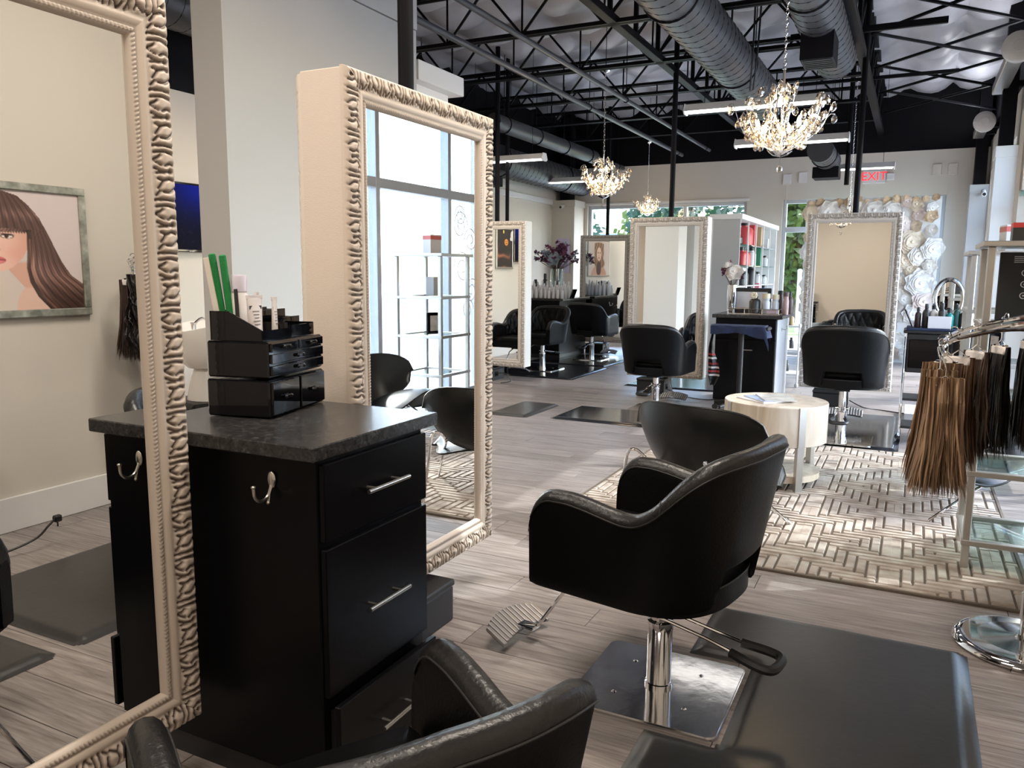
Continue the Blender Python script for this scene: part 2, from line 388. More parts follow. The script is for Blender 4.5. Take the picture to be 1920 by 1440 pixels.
window('window_3', 'x', XW1, 10.65, 14.05, .08, 2.95, (11.8,12.9), (2.20,))
window('window_4', 'y', YF, -5.67, -2.70, .08, 2.66, (-3.80,), ())
d_ = window('window_5', 'y', YF, -2.10, .36, 0, 2.66, (-1.0,.0), (2.16,))
# etched scroll decal on the pane behind the towers
sb = MB()
def scroll(cy, cz, s, fl=1):
    pts = []
    for k in range(30):
        t = k/29*3.6*math.pi; r_ = s*(1-.8*k/29); pts.append((XW1+.094, cy+fl*r_*math.cos(t), cz+r_*math.sin(t)))
    sb.tube(pts, .007, 4)
for cy, cz, s, fl in ((7.5,1.9,.16,1),(7.72,1.75,.14,-1),(7.55,1.45,.19,-1),(7.74,1.2,.15,1),(7.5,2.0,.12,-1),(7.66,1.0,.12,1)): scroll(cy, cz, s, fl)
o = sb.obj('etched_scroll', mat('frosted_etching', (.8,.85,.9), .8), bpy.data.objects['window_1'], 60)
# ---------------------------------------------------------------- outside
struct('ground_outside', MB().box(-60, YF+.22, -.12, 60, 80, -.05).box(XW1+.22, -40, -.12, 60, YF+.22, -.05), M['pave'])
struct('lawn_outside', MB().box(-30, 20, -.05, 6, 28, -.03), M['grass'])
struct('road_outside', MB().box(-40, 30, -.05, 40, 36, -.035), M['road'])
def tree(x, y, h, r_, mt, label, seed, n=1500):
    g = random.Random(seed); t = thing('street_tree', label, 'tree', (x, y, -.05))
    MB().tube([(0,0,0),(.05,.02,h*.3),(-.05,.05,h*.6),(0,0,h*.8)], [.18,.15,.1,.04], 8).obj('trunk', M['bark'], t)
    mb = MB()
    for k in range(n):
        while True:
            a, b_, c = g.uniform(-1,1), g.uniform(-1,1), g.uniform(-1,1); q = a*a+b_*b_+c*c
            if .15 < q < 1: break
        lump = 1+.25*math.sin(5*a+seed)*math.cos(4*b_+c*3)
        p = Vector((a*r_*lump, b_*r_*lump, h*.62+c*h*.42*lump)); s = g.uniform(.10,.24)
        d1 = Vector((g.uniform(-1,1),g.uniform(-1,1),g.uniform(-1,1))).normalized(); d2 = d1.orthogonal().normalized()
        mb.add([p-d1*s, p-d2*s*.6, p+d1*s, p+d2*s*.6], [(0,1,2,3)])
    mb.obj('foliage', mt, t, 0, kind='stuff')
tree(-7.1, 28, 6.7, 2.2, M['leaf_d'], 'dark green tree seen through right half of far transom window', 1)
tree(-9.2, 33, 4.6, 2.4, M['leaf_l'], 'pale young tree behind the hanging small chandelier in far window', 2, 700)
tree(-14.5, 34, 4.2, 2.0, M['leaf_d'], 'low green tree at left end of the far window', 3, 700)
tree(-2.95, 33, 8.4, 2.6, M['leaf_d'], 'tall dark tree seen beside the paper flower wall', 4, 3600)
tree(-3.2, 25, 4.2, 1.3, M['leaf_l'], 'yellow green tree below the dark one beside flower wall', 5, 2600)
tree(1.2, 24, 6.5, 1.8, M['leaf_d'], 'dark tree in the narrow pane right of flower wall', 6, 2600)
t = thing('brick_house', 'low brick house with pink roof across the street', 'house', (-6, 44, -.05))
MB().box(-9, 0, 0, 9, 6, 2.6).obj('wall', mat('brown_house_brick', (.22,.12,.12), .9), t, 0)
MB().add([(-9.6,-.6,2.6),(9.6,-.6,2.6),(9.6,6.6,2.6),(-9.6,6.6,2.6),(-8,3,4.4),(8,3,4.4)], [(0,1,5,4),(1,2,5),(2,3,4,5),(3,0,4),(3,2,1,0)]).obj('roof', mat('pink_shingle', (.55,.36,.36), .9), t, 0)
t = thing('post', 'thin white post standing on the lawn outside far door', 'post', (-2.55, 21, -.05))
MB().cyl((0,0,0),(0,0,1.5),.05).obj('shaft', M['white'], t); MB().ell((0,0,1.52),.06,.06,.06).obj('cap', M['white'], t)
t = thing('carport', 'blue grey flat carport roof seen through far window', 'carport', (-15, 38, -.05))
MB().box(-4, 0, 3.0, 4, 4, 3.35, .03).obj('roof', mat('blue_grey_metal', (.25,.32,.45), .5), t, 0)
for sx in (-3.6, 3.6): MB().box(sx-.1, .2, 0, sx+.1, .4, 3.0).obj('leg', M['white'], t, 0)
# ---------------------------------------------------------------- carved mirror frames
ST = [[(.05,.95),(-.01,.65),(0,.3)],[(.10,.53),(.145,.33),(.13,.08)],[(.21,1),(.15,.86),(.115,.72)],[(.21,.98),(.25,.84),(.29,.74)],
 [(.34,.95),(.365,.55),(.33,.06)],[(.46,1),(.475,.75),(.465,.06)],[(.55,.93),(.63,.8)],[(.62,.65),(.62,.32),(.70,.05)],
 [(.68,.86),(.82,.65)],[(.86,.85),(.83,.65),(.865,.35),(.84,.12)],[(.96,.9),(.985,.6),(1.0,.2)]]
DOTS = [(0,.28,1.5),(1,.28,1.5),(.985,.62,1.2),(.47,.8,1.1)]
def orn(u, v, per=.13, bw=.057):
    g = np.zeros_like(u); wd = .0036; U = (u % 1.0)
    for s in ST:
        p = np.array(spline([(a,b) for a,b in s], 5))
        for sh in (-1,0,1):
            for a, b in zip(p[:-1], p[1:]):
                ax, ay, bx, by = (a[0]+sh)*per, a[1]*bw, (b[0]+sh)*per, b[1]*bw
                px, py = U*per-ax, v*bw-ay; dx, dy = bx-ax, by-ay
                t = np.clip((px*dx+py*dy)/(dx*dx+dy*dy+1e-12), 0, 1)
                d2 = (px-t*dx)**2+(py-t*dy)**2
                g = np.maximum(g, np.exp(-d2/wd**2))
    for du, dv, k in DOTS:
        g = np.maximum(g, np.exp(-(((U-du)*per)**2+((v-dv)*bw)**2)/(wd*1.3*k)**2))
    return g
def frame_mesh(name, W, H, fw, step, nacr, base, dark):
    k = fw/.115
    c = np.unique(np.concatenate([np.linspace(0,.006,2),np.linspace(.006,.063,max(8,nacr//2)),np.linspace(.063,.094,max(5,nacr//5)),np.linspace(.094,.108,max(4,nacr//6)),[.1085,.115]]))
    vs = []; fs = []; cols = []
    for side in range(4):
        Ls = W if side % 2 == 0 else H
        n = int(Ls/step)+1
        T = np.linspace(-.5,.5,n)[:,None]; Cc = c[None,:]*k
        along = T*(Ls-2*Cc); cc = np.broadcast_to(c[None,:], along.shape)
        u = along/.13; v = np.clip((cc-.006)/.057, 0, 1)
        g = orn(u, v); inb = ((cc > .0055) & (cc < .0635)).astype(float)
        prof = np.interp(c, [0,.004,.012,.035,.055,.062,.066,.075,.088,.094,.097,.105,.1085,.1086,.115], [.012,.024,.031,.036,.031,.026,.0235,.0275,.024,.0195,.021,.021,.020,.006,.004])[None,:]
        h = prof-.0095*g*inb
        bead = ((cc > .0955) & (cc < .107)).astype(float); bb = np.abs(np.sin(np.pi*(along+cc*.5)/.0105))
        h = h+.0035*bead*bb
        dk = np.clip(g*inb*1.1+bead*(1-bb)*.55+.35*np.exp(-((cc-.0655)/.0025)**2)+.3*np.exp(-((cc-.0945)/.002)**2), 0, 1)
        o = len(vs); X = along; Z = -.5*(W if side % 2 else H)+Cc+0*X
        for i in range(n):
            for j in range(len(c)):
                a, d = X[i,j], Z[i,j]
                q = ((a,d),(-d,a),(-a,-d),(d,-a))[side]
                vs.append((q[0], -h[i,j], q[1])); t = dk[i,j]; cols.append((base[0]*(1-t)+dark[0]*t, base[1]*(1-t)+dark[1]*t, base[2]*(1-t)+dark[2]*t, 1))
        m = len(c)
        for i in range(n-1):
            for j in range(m-1): fs.append((o+i*m+j, o+(i+1)*m+j, o+(i+1)*m+j+1, o+i*m+j+1))
        # outer flank down to the case
        o2 = len(vs)
        for i in range(n):
            a, d = X[i,0], Z[i,0]; q = ((a,d),(-d,a),(-a,-d),(d,-a))[side]
            vs.append((q[0], 0, q[1])); cols.append((*base,1))
        for i in range(n-1): fs.append((o+i*m, o2+i, o2+i+1, o+(i+1)*m))
    me = bpy.data.meshes.new(name); me.from_pydata(vs, [], fs)
    ca = me.color_attributes.new('Col', 'FLOAT_COLOR', 'POINT'); ca.data.foreach_set('color', np.array(cols, dtype=np.float32).ravel())
    me.polygons.foreach_set('use_smooth', [True]*len(me.polygons)); me.update(); return me
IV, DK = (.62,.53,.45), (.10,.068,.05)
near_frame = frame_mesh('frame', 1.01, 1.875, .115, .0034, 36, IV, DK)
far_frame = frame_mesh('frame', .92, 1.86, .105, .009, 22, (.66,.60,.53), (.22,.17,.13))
def mirror_unit(label, loc, rz, W, H, z0, me, case_mat, zc, fw, box=True):
    t = thing('salon_mirror', label, 'mirror', loc, rz, 'carved double mirrors on ceiling poles'); zm = z0+H/2
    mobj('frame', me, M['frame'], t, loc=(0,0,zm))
    MB().box(-W/2+fw*.9, -.006, z0+fw*.9, W/2-fw*.9, -.003, z0+H-fw*.9).obj('mirror_pane', M['mirror'], t, 0)
    MB().box(-W/2+.004, 0, z0+.004, W/2-.004, .17, z0+H-.004, .003).obj('case', case_mat, t, 0)
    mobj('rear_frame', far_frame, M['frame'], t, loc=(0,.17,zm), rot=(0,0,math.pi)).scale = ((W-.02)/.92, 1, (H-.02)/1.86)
    MB().box(-W/2+fw*.9, .173, z0+fw*.9, W/2-fw*.9, .176, z0+H-fw*.9).obj('rear_pane', M['mirror'], t, 0)
    MB().cyl((0,.085,z0+H-.01),(0,.085,zc),.030,n=16).obj('pole', M['black_paint'], t); MB().cyl((0,.085,.17),(0,.085,z0+.01),.030,n=16).obj('pole_foot', M['black_paint'], t)
    bx = MB().box(-.30,-.10,0,.03,.24,.145,.006).box(-.305,-.105,.145,.035,.245,.172,.006).obj('base_box', M['rubber_dull'], t, 0)
    MB().box(.031,-.02,.05,.038,.06,.11,.002).obj('socket', M['gloss_black'], bx, 0)
    return t
m2 = mirror_unit('large carved ivory mirror beside the black drawer station, windows reflected in it', (-1.70,2.643,0), math.pi/2, 1.01, 1.875, .2, near_frame, M['case'], 4.2, .115)
m1 = mirror_unit('carved ivory mirror nearest the camera, framed hair poster reflected in it', (-1.70,.947,0), math.pi/2, 1.01, 1.875, .2, near_frame, M['case'], 4.2, .115)
mR = mirror_unit('tall white carved mirror in front of the paper flower wall', (-.60,9.16,0), R(1.5), .92, 1.86, .19, far_frame, M['case_far'], 4.2, .105)
mR.rotation_euler[0] = R(-.62)
mM = mirror_unit('tall white carved mirror left of the station with towel stand', (-2.575,9.16,0), 0, .92, 1.86, .19, far_frame, M['case_far'], 4.2, .105)
mL = mirror_unit('white carved mirror half hidden behind the large ivory mirror edge', (-4.86,9.16,0), 0, .92, 1.86, .19, far_frame, M['case_far'], 4.2, .105)
mS = mirror_unit('small looking far mirror under the window, wavy hair portrait reflected', (-4.82,13.2,0), 0, .92, 1.86, .19, far_frame, M['case_far'], 4.2, .105)
# ---------------------------------------------------------------- stations
def handle(parent, x, y, z, L=.19, out=.034, vert=False):
    mb = MB(); mb.cyl((x-L/2,y-out,z),(x+L/2,y-out,z),.0062,n=12)
    for s in (-.3,.3): mb.cyl((x+s*L,y,z),(x+s*L,y-out,z),.0048,n=10)
    return mb.obj('handle', M['brushed'], parent, label='brushed nickel bar handle')
def station(label, loc, rz, W, D, H, drawers, toe=.07, group='black drawer stations', top=None, hook=None, glare_end=None):
    t = thing('drawer_station', label, 'cabinet', loc, rz, group)
    MB().box(-W/2, 0, toe, W/2, D, H-.04, .003).obj('body', M['cabinet'], t, 0)
    MB().box(-W/2+.01, .03, 0, W/2-.01, D-.02, toe).obj('toe_kick', M['rubber_dull'], t, 0)
    MB().box(-W/2-.038, -.022, H-.038, W/2+.06, D+.02, H, .003).obj('counter', top or M['counter'], t, 0)
    for (z0, z1, pull, hl) in drawers:
        y0 = -.018-pull
        d = MB().box(-W/2+.006, y0, z0, W/2-.002, y0+.018, z1, .0025).obj('drawer', M['cabinet'], t, 0)
        if pull: MB().box(-W/2+.03, y0+.018, z0+.02, W/2-.03, .0, z1-.03).obj('drawer_box', M['rubber_dull'], d, 0)
        handle(d, hl[0], y0, hl[1], hl[2])
    if hook:
        for (x, y, z, s) in hook:
            mb = MB(); mb.ell((x-.004 if s<0 else x+.004, y, z+.012), .006, .013, .023)
            pts = spline([(x+s*.004,y,z),(x+s*.02,y,z-.028),(x+s*.045,y,z-.036),(x+s*.064,y,z-.022),(x+s*.068,y,z+.004)], 6)
            mb.tube(pts, .0042, 8).ell((x+s*.068,y,z+.006), .0065,.0065,.005)
            mb.tube(spline([(x+s*.004,y,z+.004),(x+s*.013,y,z-.02),(x+s*.018,y,z-.044)],5), .0036, 8).ell((x+s*.018,y,z-.046),.005,.005,.005)
            mb.obj('hook', M['brushed'], t, label='brushed nickel double coat hook')
    if glare_end:
        MB().box(W/2, 0.01, toe, W/2+.012, D-.01, H-.045, .002).obj('end_panel', M['steel_panel'], t, 0)  # daylight glare on the glossy black side, painted as a light grey sheet
    return t
M['steel_panel'] = mat('light_grey_laminate', (.45,.46,.48), .3)  # grey that stands in for glare on black lacquer
st1 = station('black three drawer station with bottom drawer ajar between the two near mirrors', (-1.30,1.7475,0), math.pi/2, .475, .65, .99,
  [(.735,.938,0,(.0,.84,.19)),(.313,.715,0,(-.003,.513,.19)),(.075,.297,.032,(.008,.172,.19))], hook=[(-.2385,.145,.872,-1)])
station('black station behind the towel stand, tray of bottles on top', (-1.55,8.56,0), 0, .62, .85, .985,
  [(.735,.93,0,(.0,.84,.0012)),(.10,.715,0,(.02,.62,.14))], hook=[(.311,.3,.86,1)], glare_end=True)
station('black station with white bottles under the purple flowers', (-5.60,11.9,0), 0, 1.0, 1.15, .985,
  [(.70,.93,0,(.19,.84,.16)),(.10,.68,0,(.19,.56,.16))], hook=[(.501,.25,.83,1)])
station('black station under wavy hair portrait, seen in the far mirror', (-5.89,9.9,0), math.pi/2, .9, .26, .95,
  [(.70,.90,0,(.0,.8,.16)),(.10,.68,0,(.0,.5,.16))])
station('black station by back wall, seen only inside the tall mirrors', (-1.75,-1.64,0), math.pi, .6, .28, 1.0,
  [(.70,.93,0,(.0,.84,.16)),(.10,.68,0,(.0,.56,.16))])
# ---------------------------------------------------------------- styling chairs
def half_outline(n=40):
    pts = []
    for i in range(18): pts.append((.315, .33-.34*i/17))
    for i in range(1, n+1):
        t = math.pi/2*i/n; e = 2/2.6
        pts.append((.315*math.cos(t)**e if i < n else 0.0, -.01-.26*math.sin(t)**e))
    return pts
def chair_meshes():
    H = half_outline(); L = [0]
    for a, b in zip(H[:-1], H[1:]): L.append(L[-1]+math.hypot(b[0]-a[0], b[1]-a[1]))
    tot = L[-1]
    px = np.array([p[0] for p in H]); py = np.array([p[1] for p in H]); L = np.array(L)
    ztl = np.array([.09,.15,.22,.29,.345,.395,.445,.487,.528,.568,.61,.66,tot]); ztz = np.array([.722,.724,.714,.700,.692,.698,.728,.780,.838,.876,.893,.902,.908])
    from_sm = lambda a, b, x: (lambda t: t*t*(3-2*t))(min(1,max(0,(x-a)/(b-a))))
    def ztop(l):
        if l < .09: return .60+.122*math.sqrt(max(0,1-(1-l/.09)**2))
        return float(np.interp(l, ztl, ztz))
    ls = np.concatenate([[0,.0015,.004,.009,.016,.026,.04,.055,.07], np.linspace(.085, tot, 64)])
    zs = np.array([ztop(l) for l in ls]); k = np.array([.25,.5,.25]); z2 = zs.copy()
    for _ in range(3): z2[10:-1] = (zs[9:-2]*.25+zs[10:-1]*.5+zs[11:]*.25); zs = z2.copy()
    st = []
    for l, zt in zip(ls, zs):
        x = float(np.interp(l, L, px)); y = float(np.interp(l, L, py))
        e = .004; x1 = float(np.interp(min(l+e,tot), L, px)); y1 = float(np.interp(min(l+e,tot), L, py)); x0 = float(np.interp(max(l-e,0), L, px)); y0 = float(np.interp(max(l-e,0), L, py))
        tx, ty = x1-x0, y1-y0; d = math.hypot(tx,ty); nx_, ny_ = -ty/d, tx/d
        if nx_*x+ny_*(y+.05) < 0 or (abs(x) < .01 and ny_ > 0): nx_, ny_ = -nx_, -ny_
        st.append((l, x, y, nx_, ny_, zt))
    full = [(l,x,y,a,b,z,1) for l,x,y,a,b,z in st]+[(l,-x,y,-a,b,z,-1) for l,x,y,a,b,z in st[::-1][1:]]
    def lean(l, z): return ((.080*from_sm(.30,.58,l)+.012)*(z-.39)/.5)
    def P(s, n, z):
        l,x,y,a,b,zt,_ = s; o = n+lean(l,z); return (x+a*o, y+b*o, z)
    def secz(s):
        l, x = s[0], s[1]
        zb = .39+.012*from_sm(.36,.7,l)
        if l > .5: zb += (.528-zb)*from_sm(.165,.135,abs(x)) if abs(x) < .165 else 0
        if l < .03: zb += .006*(1-l/.03)
        return zb
    rows = []; th = .062
    for s in full:
        zb, zt = secz(s), s[5]; q = min(1, .55+s[0]/.03)
        t_ = th
        fr = [0,.12,.3,.5,.7,.88,1]
        r_ = [(-.006*q, zb)] + [(0, zb+.012+(zt-.034-zb-.012)*f_) for f_ in fr] + [(-.006, zt-.014), (-.017, zt-.003), (-t_/2, zt), (-t_+.017, zt-.003), (-t_+.006, zt-.014)]
        r_ += [(-t_, zt-.034-(zt-.034-zb-.012)*f_) for f_ in fr] + [(-t_+.006*q, zb)]
        rows.append([P(s, n-(.006*(1-q)), z) for n, z in r_])
    mb = MB(); mb.grid([r+[r[0]] for r in rows]); nr_ = len(rows[0])
    mb.add(rows[0], [tuple(range(nr_))]); mb.add(rows[-1], [tuple(range(nr_))[::-1]])
    out = {'shell': mb.mesh('shell', 50)}
    # worn band along the top edge, with two stitched seams
    mb = MB(); bl = []
    for s in full:
        zt = s[5]; bl.append([P(s, n, z) for n, z in ((.0012,zt-.036),(.0018,zt-.030),(-.005,zt-.0125),(-.016,zt-.0012),(-th/2,zt+.0022),(-th+.016,zt-.0012),(-th+.005,zt-.0125),(-th-.0018,zt-.030),(-th-.0012,zt-.036))])
    mb.grid(bl); out['top_band'] = mb.mesh('top_band', 60)
    mb = MB()
    for n_ in (.0025, -th-.0025):
        mb.tube([P(s, n_, s[5]-.031) for s in full[3:-3]], .0024, 5)
    for sgn in (0,1):
        i = 42 if sgn == 0 else len(full)-43
        mb.tube(bl[i], .0022, 5)
    out['piping'] = mb.mesh('piping', 60)
    # quilted inside
    inner = [s for s in full if s[0] > .40]; arc = [0]
    for a, b in zip(inner[:-1], inner[1:]): arc.append(arc[-1]+math.hypot(a[1]-b[1], a[2]-b[2]))
    mid = arc[-1]/2; g = []
    us = np.linspace(0, arc[-1], 76); ai = np.array(arc)
    for u in us:
        i = min(len(inner)-2, int(np.searchsorted(ai, u, 'right')-1)); f_ = (u-ai[i])/(ai[i+1]-ai[i]+1e-9)
        a = inner[i]; b = inner[i+1]; s = tuple(a[k]*(1-f_)+b[k]*f_ for k in range(6))+(1,)
        row = []
        for v in np.linspace(0,1,34):
            zt = s[5]-.032; z = .53+(zt-.53)*v
            A = (u-mid)/.10+(z-.62)/.22; B = (u-mid)/.10-(z-.62)/.22
            h = .017*min(abs(math.sin(math.pi*A/1)), abs(math.sin(math.pi*B/1)))**.55
            ed = min(1, u/.03, (arc[-1]-u)/.03, v/.06+.001, (1-v)/.06+.001)
            row.append(P(s, -th-.004-(.006+h)*ed, z))
        g.append(row)
    mb = MB(); mb.grid(g); out['quilted_back'] = mb.mesh('quilted_back', 40)
    ol = [(s[1]*.93, s[2]*.965) for s in full]
    mb = MB(); mb.poly(ol, .384, .462); out['seat_base'] = mb.mesh('seat_base', 40)
    mb = MB(); mb.box(-.248,-.20,.45,.248,.315,.525,.022); out['seat'] = mb.mesh('seat', 60)
    mb = MB(); mb.tube([(a*1.004, b*1.004, .458) for a, b in ol[6:-6]], .003, 5); out['seam'] = mb.mesh('seam', 60)
    return out
CM = chair_meshes()
M['steel_dark'] = mat('worn_cast_aluminium', (.36,.36,.37), .32, .9)
def rcyl_plate(s, r, z1):
    pts = []
    for cx, cy, a0 in ((s-r,s-r,0),(-s+r,s-r,90),(-s+r,-s+r,180),(s-r,-s+r,270)):
        for k in range(6): a = R(a0+18*k); pts.append((cx+r*math.cos(a), cy+r*math.sin(a)))
    return pts
CM['base_plate'] = MB().poly(rcyl_plate(.252,.03,0), 0, .007).poly(rcyl_plate(.247,.03,0), .007, .011).mesh('base_plate', 30)
CM['bolt'] = MB().lathe([(.0,.0035),(.006,.003),(.009,0)], 10).mesh('bolt', 40)
def ribbed_plate():
    mb = MB()
    for i in range(13):
        x = -.138+.023*i; half = lambda q: (.045*math.sqrt(max(0,1-(q/.19)**2)))
        yc = -.045*(x/.17)**2
        h = .030+half(x)*.6
        mb.box(x-.0092, yc-h, -.006, x+.0092, yc+h, .010, .002)
    return mb.mesh('foot_plate', 30)
CM['foot_plate'] = ribbed_plate()
CM['foot_pad'] = MB().poly([(x, -.045*(x/.17)**2-(.030+.027*math.sqrt(max(0,1-(x/.19)**2)))*.96) for x in np.linspace(-.145,.145,15)]+[(x, -.045*(x/.17)**2+(.030+.027*math.sqrt(max(0,1-(x/.19)**2)))*.96) for x in np.linspace(.145,-.145,15)], -.008, .003).mesh('foot_pad', 30)
CHN = 0
def chair(label, loc, face, rise=0, base_rz=0, foot=True, lever=True, tagp=False, back_only=False):
    """face: compass angle in degrees of the direction the sitter looks; plate keeps the room's axes"""
    t = thing('styling_chair', label, 'chair', (loc[0],loc[1],0), R(face-90), 'black styling chairs')
    for n in ('shell','top_band','piping','quilted_back','seat_base','seat','seam'):
        mt = {'top_band':'leather_band','piping':'stitch','seam':'stitch'}.get(n,'leather')
        mobj(n, CM[n], M[mt], t, loc=(0,0,rise))
    bp = mobj('base_plate', CM['base_plate'], M['scratched'], t, loc=(0,0,loc[2]), rot=(0,0,R(base_rz-face+90)))
    for sx, sy in ((.12,.12),(-.12,.12),(.12,-.12),(-.12,-.12)): mobj('bolt', CM['bolt'], M['chrome'], bp, loc=(sx,sy,.011))
    z0 = loc[2]+.011
    c = MB().lathe([(.047,0),(.047,.012),(.042,.014),(.042,.20),(.044,.205),(.044,.232),(.030,.236),(.030,.37+rise-z0)], 24, (0,0,z0)).obj('column', M['chrome'], t)
    MB().box(-.10,-.10,.366+rise,.10,.10,.384+rise,.004).box(-.06,-.14,.35+rise,.06,.14,.366+rise,.003).obj('swivel_plate', M['rubber_dull'], t, 0)
    if lever:
        lv = MB().tube([(.034,0,.27),(.036,-.18,.245),(.045,-.30,.225)], .006, 8).tube([(-.034,0,.27),(-.036,-.18,.245),(-.045,-.30,.225)], .006, 8).cyl((-.05,0,.27),(.05,0,.27),.011).obj('pump_lever', M['chrome'], t, loc=(0,0,loc[2]))
        MB().tube(spline([(.045,-.27,.226),(.062,-.36,.215),(.05,-.40,.21),(0,-.408,.208),(-.05,-.40,.21),(-.062,-.36,.215),(-.045,-.27,.226)],5), .016, 8).obj('pedal_grip', M['rubber_dull'], lv)
    if foot:
        fr = MB()
        fr.tube([(.02,.2,.375+rise),(.02,.34,.33+rise),(.02,.52,.075+rise),(.02,.54,.062+rise),(.0,.58,.06+rise)], .0075, 8).box(-.02,.525,.052+rise,.03,.60,.064+rise,.003)
        fo = fr.obj('footrest_stem', M['chrome'], t)
        fp = mobj('foot_plate', CM['foot_plate'], M['steel_dark'], fo, loc=(0,.635,.065+rise), rot=(R(26),0,0))
        mobj('foot_pad', CM['foot_pad'], M['rubber_dull'], fo, loc=(0,.635,.065+rise), rot=(R(26),0,0))
    if tagp:
        tg = MB().box(-.0005,-.021,-.013,.0005,.021,.013).obj('label_tag', M['rubber_dull'], t, 0, loc=(.3245,-.125,.735+rise), rot=(0,R(6),R(-10)))
        me = text_mesh('pa', .026); mobj('lettering', me, M['white_plastic'], tg, loc=(.0012,0,-.004), rot=(R(90),0,R(90)))
    return t
def text_mesh(s, size, extrude=.0003, align='CENTER'):
    cu = bpy.data.curves.new('text', 'FONT'); cu.body = s; cu.size = size; cu.extrude = extrude; cu.align_x = align; cu.align_y = 'CENTER'; cu.resolution_u = 2
    o = bpy.data.objects.new('text', cu); COL.objects.link(o); dg = bpy.context.evaluated_depsgraph_get(); dg.update()
    me = bpy.data.meshes.new_from_object(o.evaluated_get(dg)); bpy.data.objects.remove(o); return me
chair('black styling chair on square chrome base in front of large ivory mirror', (-.695,2.535,.0), 169, tagp=True)
chair('nearest black styling chair, its worn back rail cropped by the picture bottom', (-.786,.995,0), 149, rise=-.085)
chair('black styling chair seen from behind facing mirror before the flower wall', (-.475,7.2,.02), 91, rise=.10)
chair('black styling chair seen from behind between rug and towel stand, turned slightly right', (-2.33,8.0,0), 87)
chair('black quilted styling chair facing us behind the half hidden white mirror', (-4.72,10.4,.02), -97, rise=.02)
chair('far black styling chair with its back to us before the small looking mirror', (-4.60,12.05,.02), 82, rise=.03)
chair('black styling chair mostly hidden behind the large ivory mirror edge', (-4.97,8.15,0), 92, rise=-.02)
# ---------------------------------------------------------------- anti-fatigue mats
def rubber_mat(label, x0, y0, x1, y1, notch=None, h=.019):
    t = thing('floor_mat', label, 'mat', ((x0+x1)/2, (y0+y1)/2, 0), 0, 'black rubber floor mats')
    ax, ay = (x1-x0)/2, (y1-y0)/2; rr = .05
    nxg, nyg = int((x1-x0)/.02)+1, int((y1-y0)/.02)+1
    xs = np.unique(np.concatenate([np.linspace(-ax,ax,nxg)])); ys = np.linspace(-ay,ay,nyg)
    def sd(x, y):
        qx, qy = abs(x)-ax+rr, abs(y)-ay+rr
        d = math.hypot(max(qx,0),max(qy,0))+min(max(qx,qy),0)-rr
        if notch:
            nx0,nx1,ny0,ny1 = notch; cx, cy = (nx0+nx1)/2-(x0+x1)/2, (ny0+ny1)/2-(y0+y1)/2; hx, hy = (nx1-nx0)/2, (ny1-ny0)/2
            qx, qy = abs(x-cx)-hx+.03, abs(y-cy)-hy+.03
            dn = math.hypot(max(qx,0),max(qy,0))+min(max(qx,qy),0)-.03
            d = max(d, -dn)
        return d
    vs = []; idx = {}; fs = []
    xs = np.linspace(-ax,ax,int((x1-x0)/.012)+1); ys = np.linspace(-ay,ay,int((y1-y0)/.012)+1)
    def vid(i, j):
        if (i,j) not in idx:
            x, y = xs[i], ys[j]; d = -sd(x,y); z = h*(lambda q: q*q*(3-2*q))(min(1,max(0,d/.055)))
            vs.append((x,y,z+.0012)); idx[i,j] = len(vs)-1
        return idx[i,j]
    for i in range(len(xs)-1):
        for j in range(len(ys)-1):
            if sd((xs[i]+xs[i+1])/2,(ys[j]+ys[j+1])/2) < 0: fs.append((vid(i,j),vid(i+1,j),vid(i+1,j+1),vid(i,j+1)))
    mb = MB(); mb.add(vs, fs); mb.obj('rubber_sheet', M['rubber'], t, 60); return t
rubber_mat('glossy black rubber mat notched around the square chrome chair base', -.66, 1.80, .275, 3.30, notch=(-.98,-.435,2.255,2.83))
rubber_mat('black rubber mat under the nearest cropped chair', -.66, .20, .275, 1.73, notch=(-1.0,-.43,.75,1.30))
M['rubber_far'] = mat('shiny_black_vinyl', (.02,.021,.024), .12, spec=.7)
for a in (('shiny black mat under chair facing the flower wall mirror', -1.1, 6.98, -.02, 8.7),('black mat lying alone on bare floor left of the lounge chair', -3.09, 6.98, -2.1, 7.78),
          ('shiny black mat under the far chair before the small looking mirror', -5.4, 11.2, -4.05, 12.7),('black mat with chrome chair base behind the half hidden mirror', -5.3, 9.65, -3.95, 11.1),
          ('shiny mat behind the tall mirror beside towel stand', -3.2, 9.5, -1.95, 11.0)):
    t = rubber_mat(*a)
    for c in t.children: c.data.materials[0] = M['rubber_far']
rubber_mat('small corner of black mat seen past edge of large ivory mirror', -3.75, 6.9, -2.95+.0-.35, 7.75)
# ---------------------------------------------------------------- acrylic organiser on the near station and what stands in it
og = thing('drawer_organiser', 'glossy black acrylic drawer organiser standing on the near black station', 'organiser', (-1.636,1.708,.99), R(102.6))
G = M['gloss_black']
MB().box(0,0,.003,.33,.205,.112,.005).obj('lower_case', G, og, 0)
MB().box(.0,0,.118,.325,.20,.224,.005).obj('upper_case', G, og, 0)
def odr(x0, x1, z0, z1):
    d = MB().box(x0,-.008,z0,x1,.004,z1,.002).obj('drawer', G, og, 0)
    mb = MB(); xm = (x0+x1)/2; zm = (z0+z1)/2
    mb.box(xm-.018,-.016,zm-.004,xm+.018,-.008,zm+.005,.002)
    for s in (-.016,.016): mb.ell((xm+s,-.014,zm), .006,.006,.006,8,6)
    mb.obj('knob', G, d)
odr(.008,.160,.010,.106); odr(.172,.322,.010,.106)
odr(.008,.160,.194,.219); odr(.166,.318,.194,.219); odr(.008,.318,.160,.188); odr(.008,.318,.126,.154)
tr = MB(); tr.box(.008,.02,.225,.31,.19,.229).box(.008,.186,.225,.31,.19,.31).box(.008,.02,.225,.15,.024,.255)
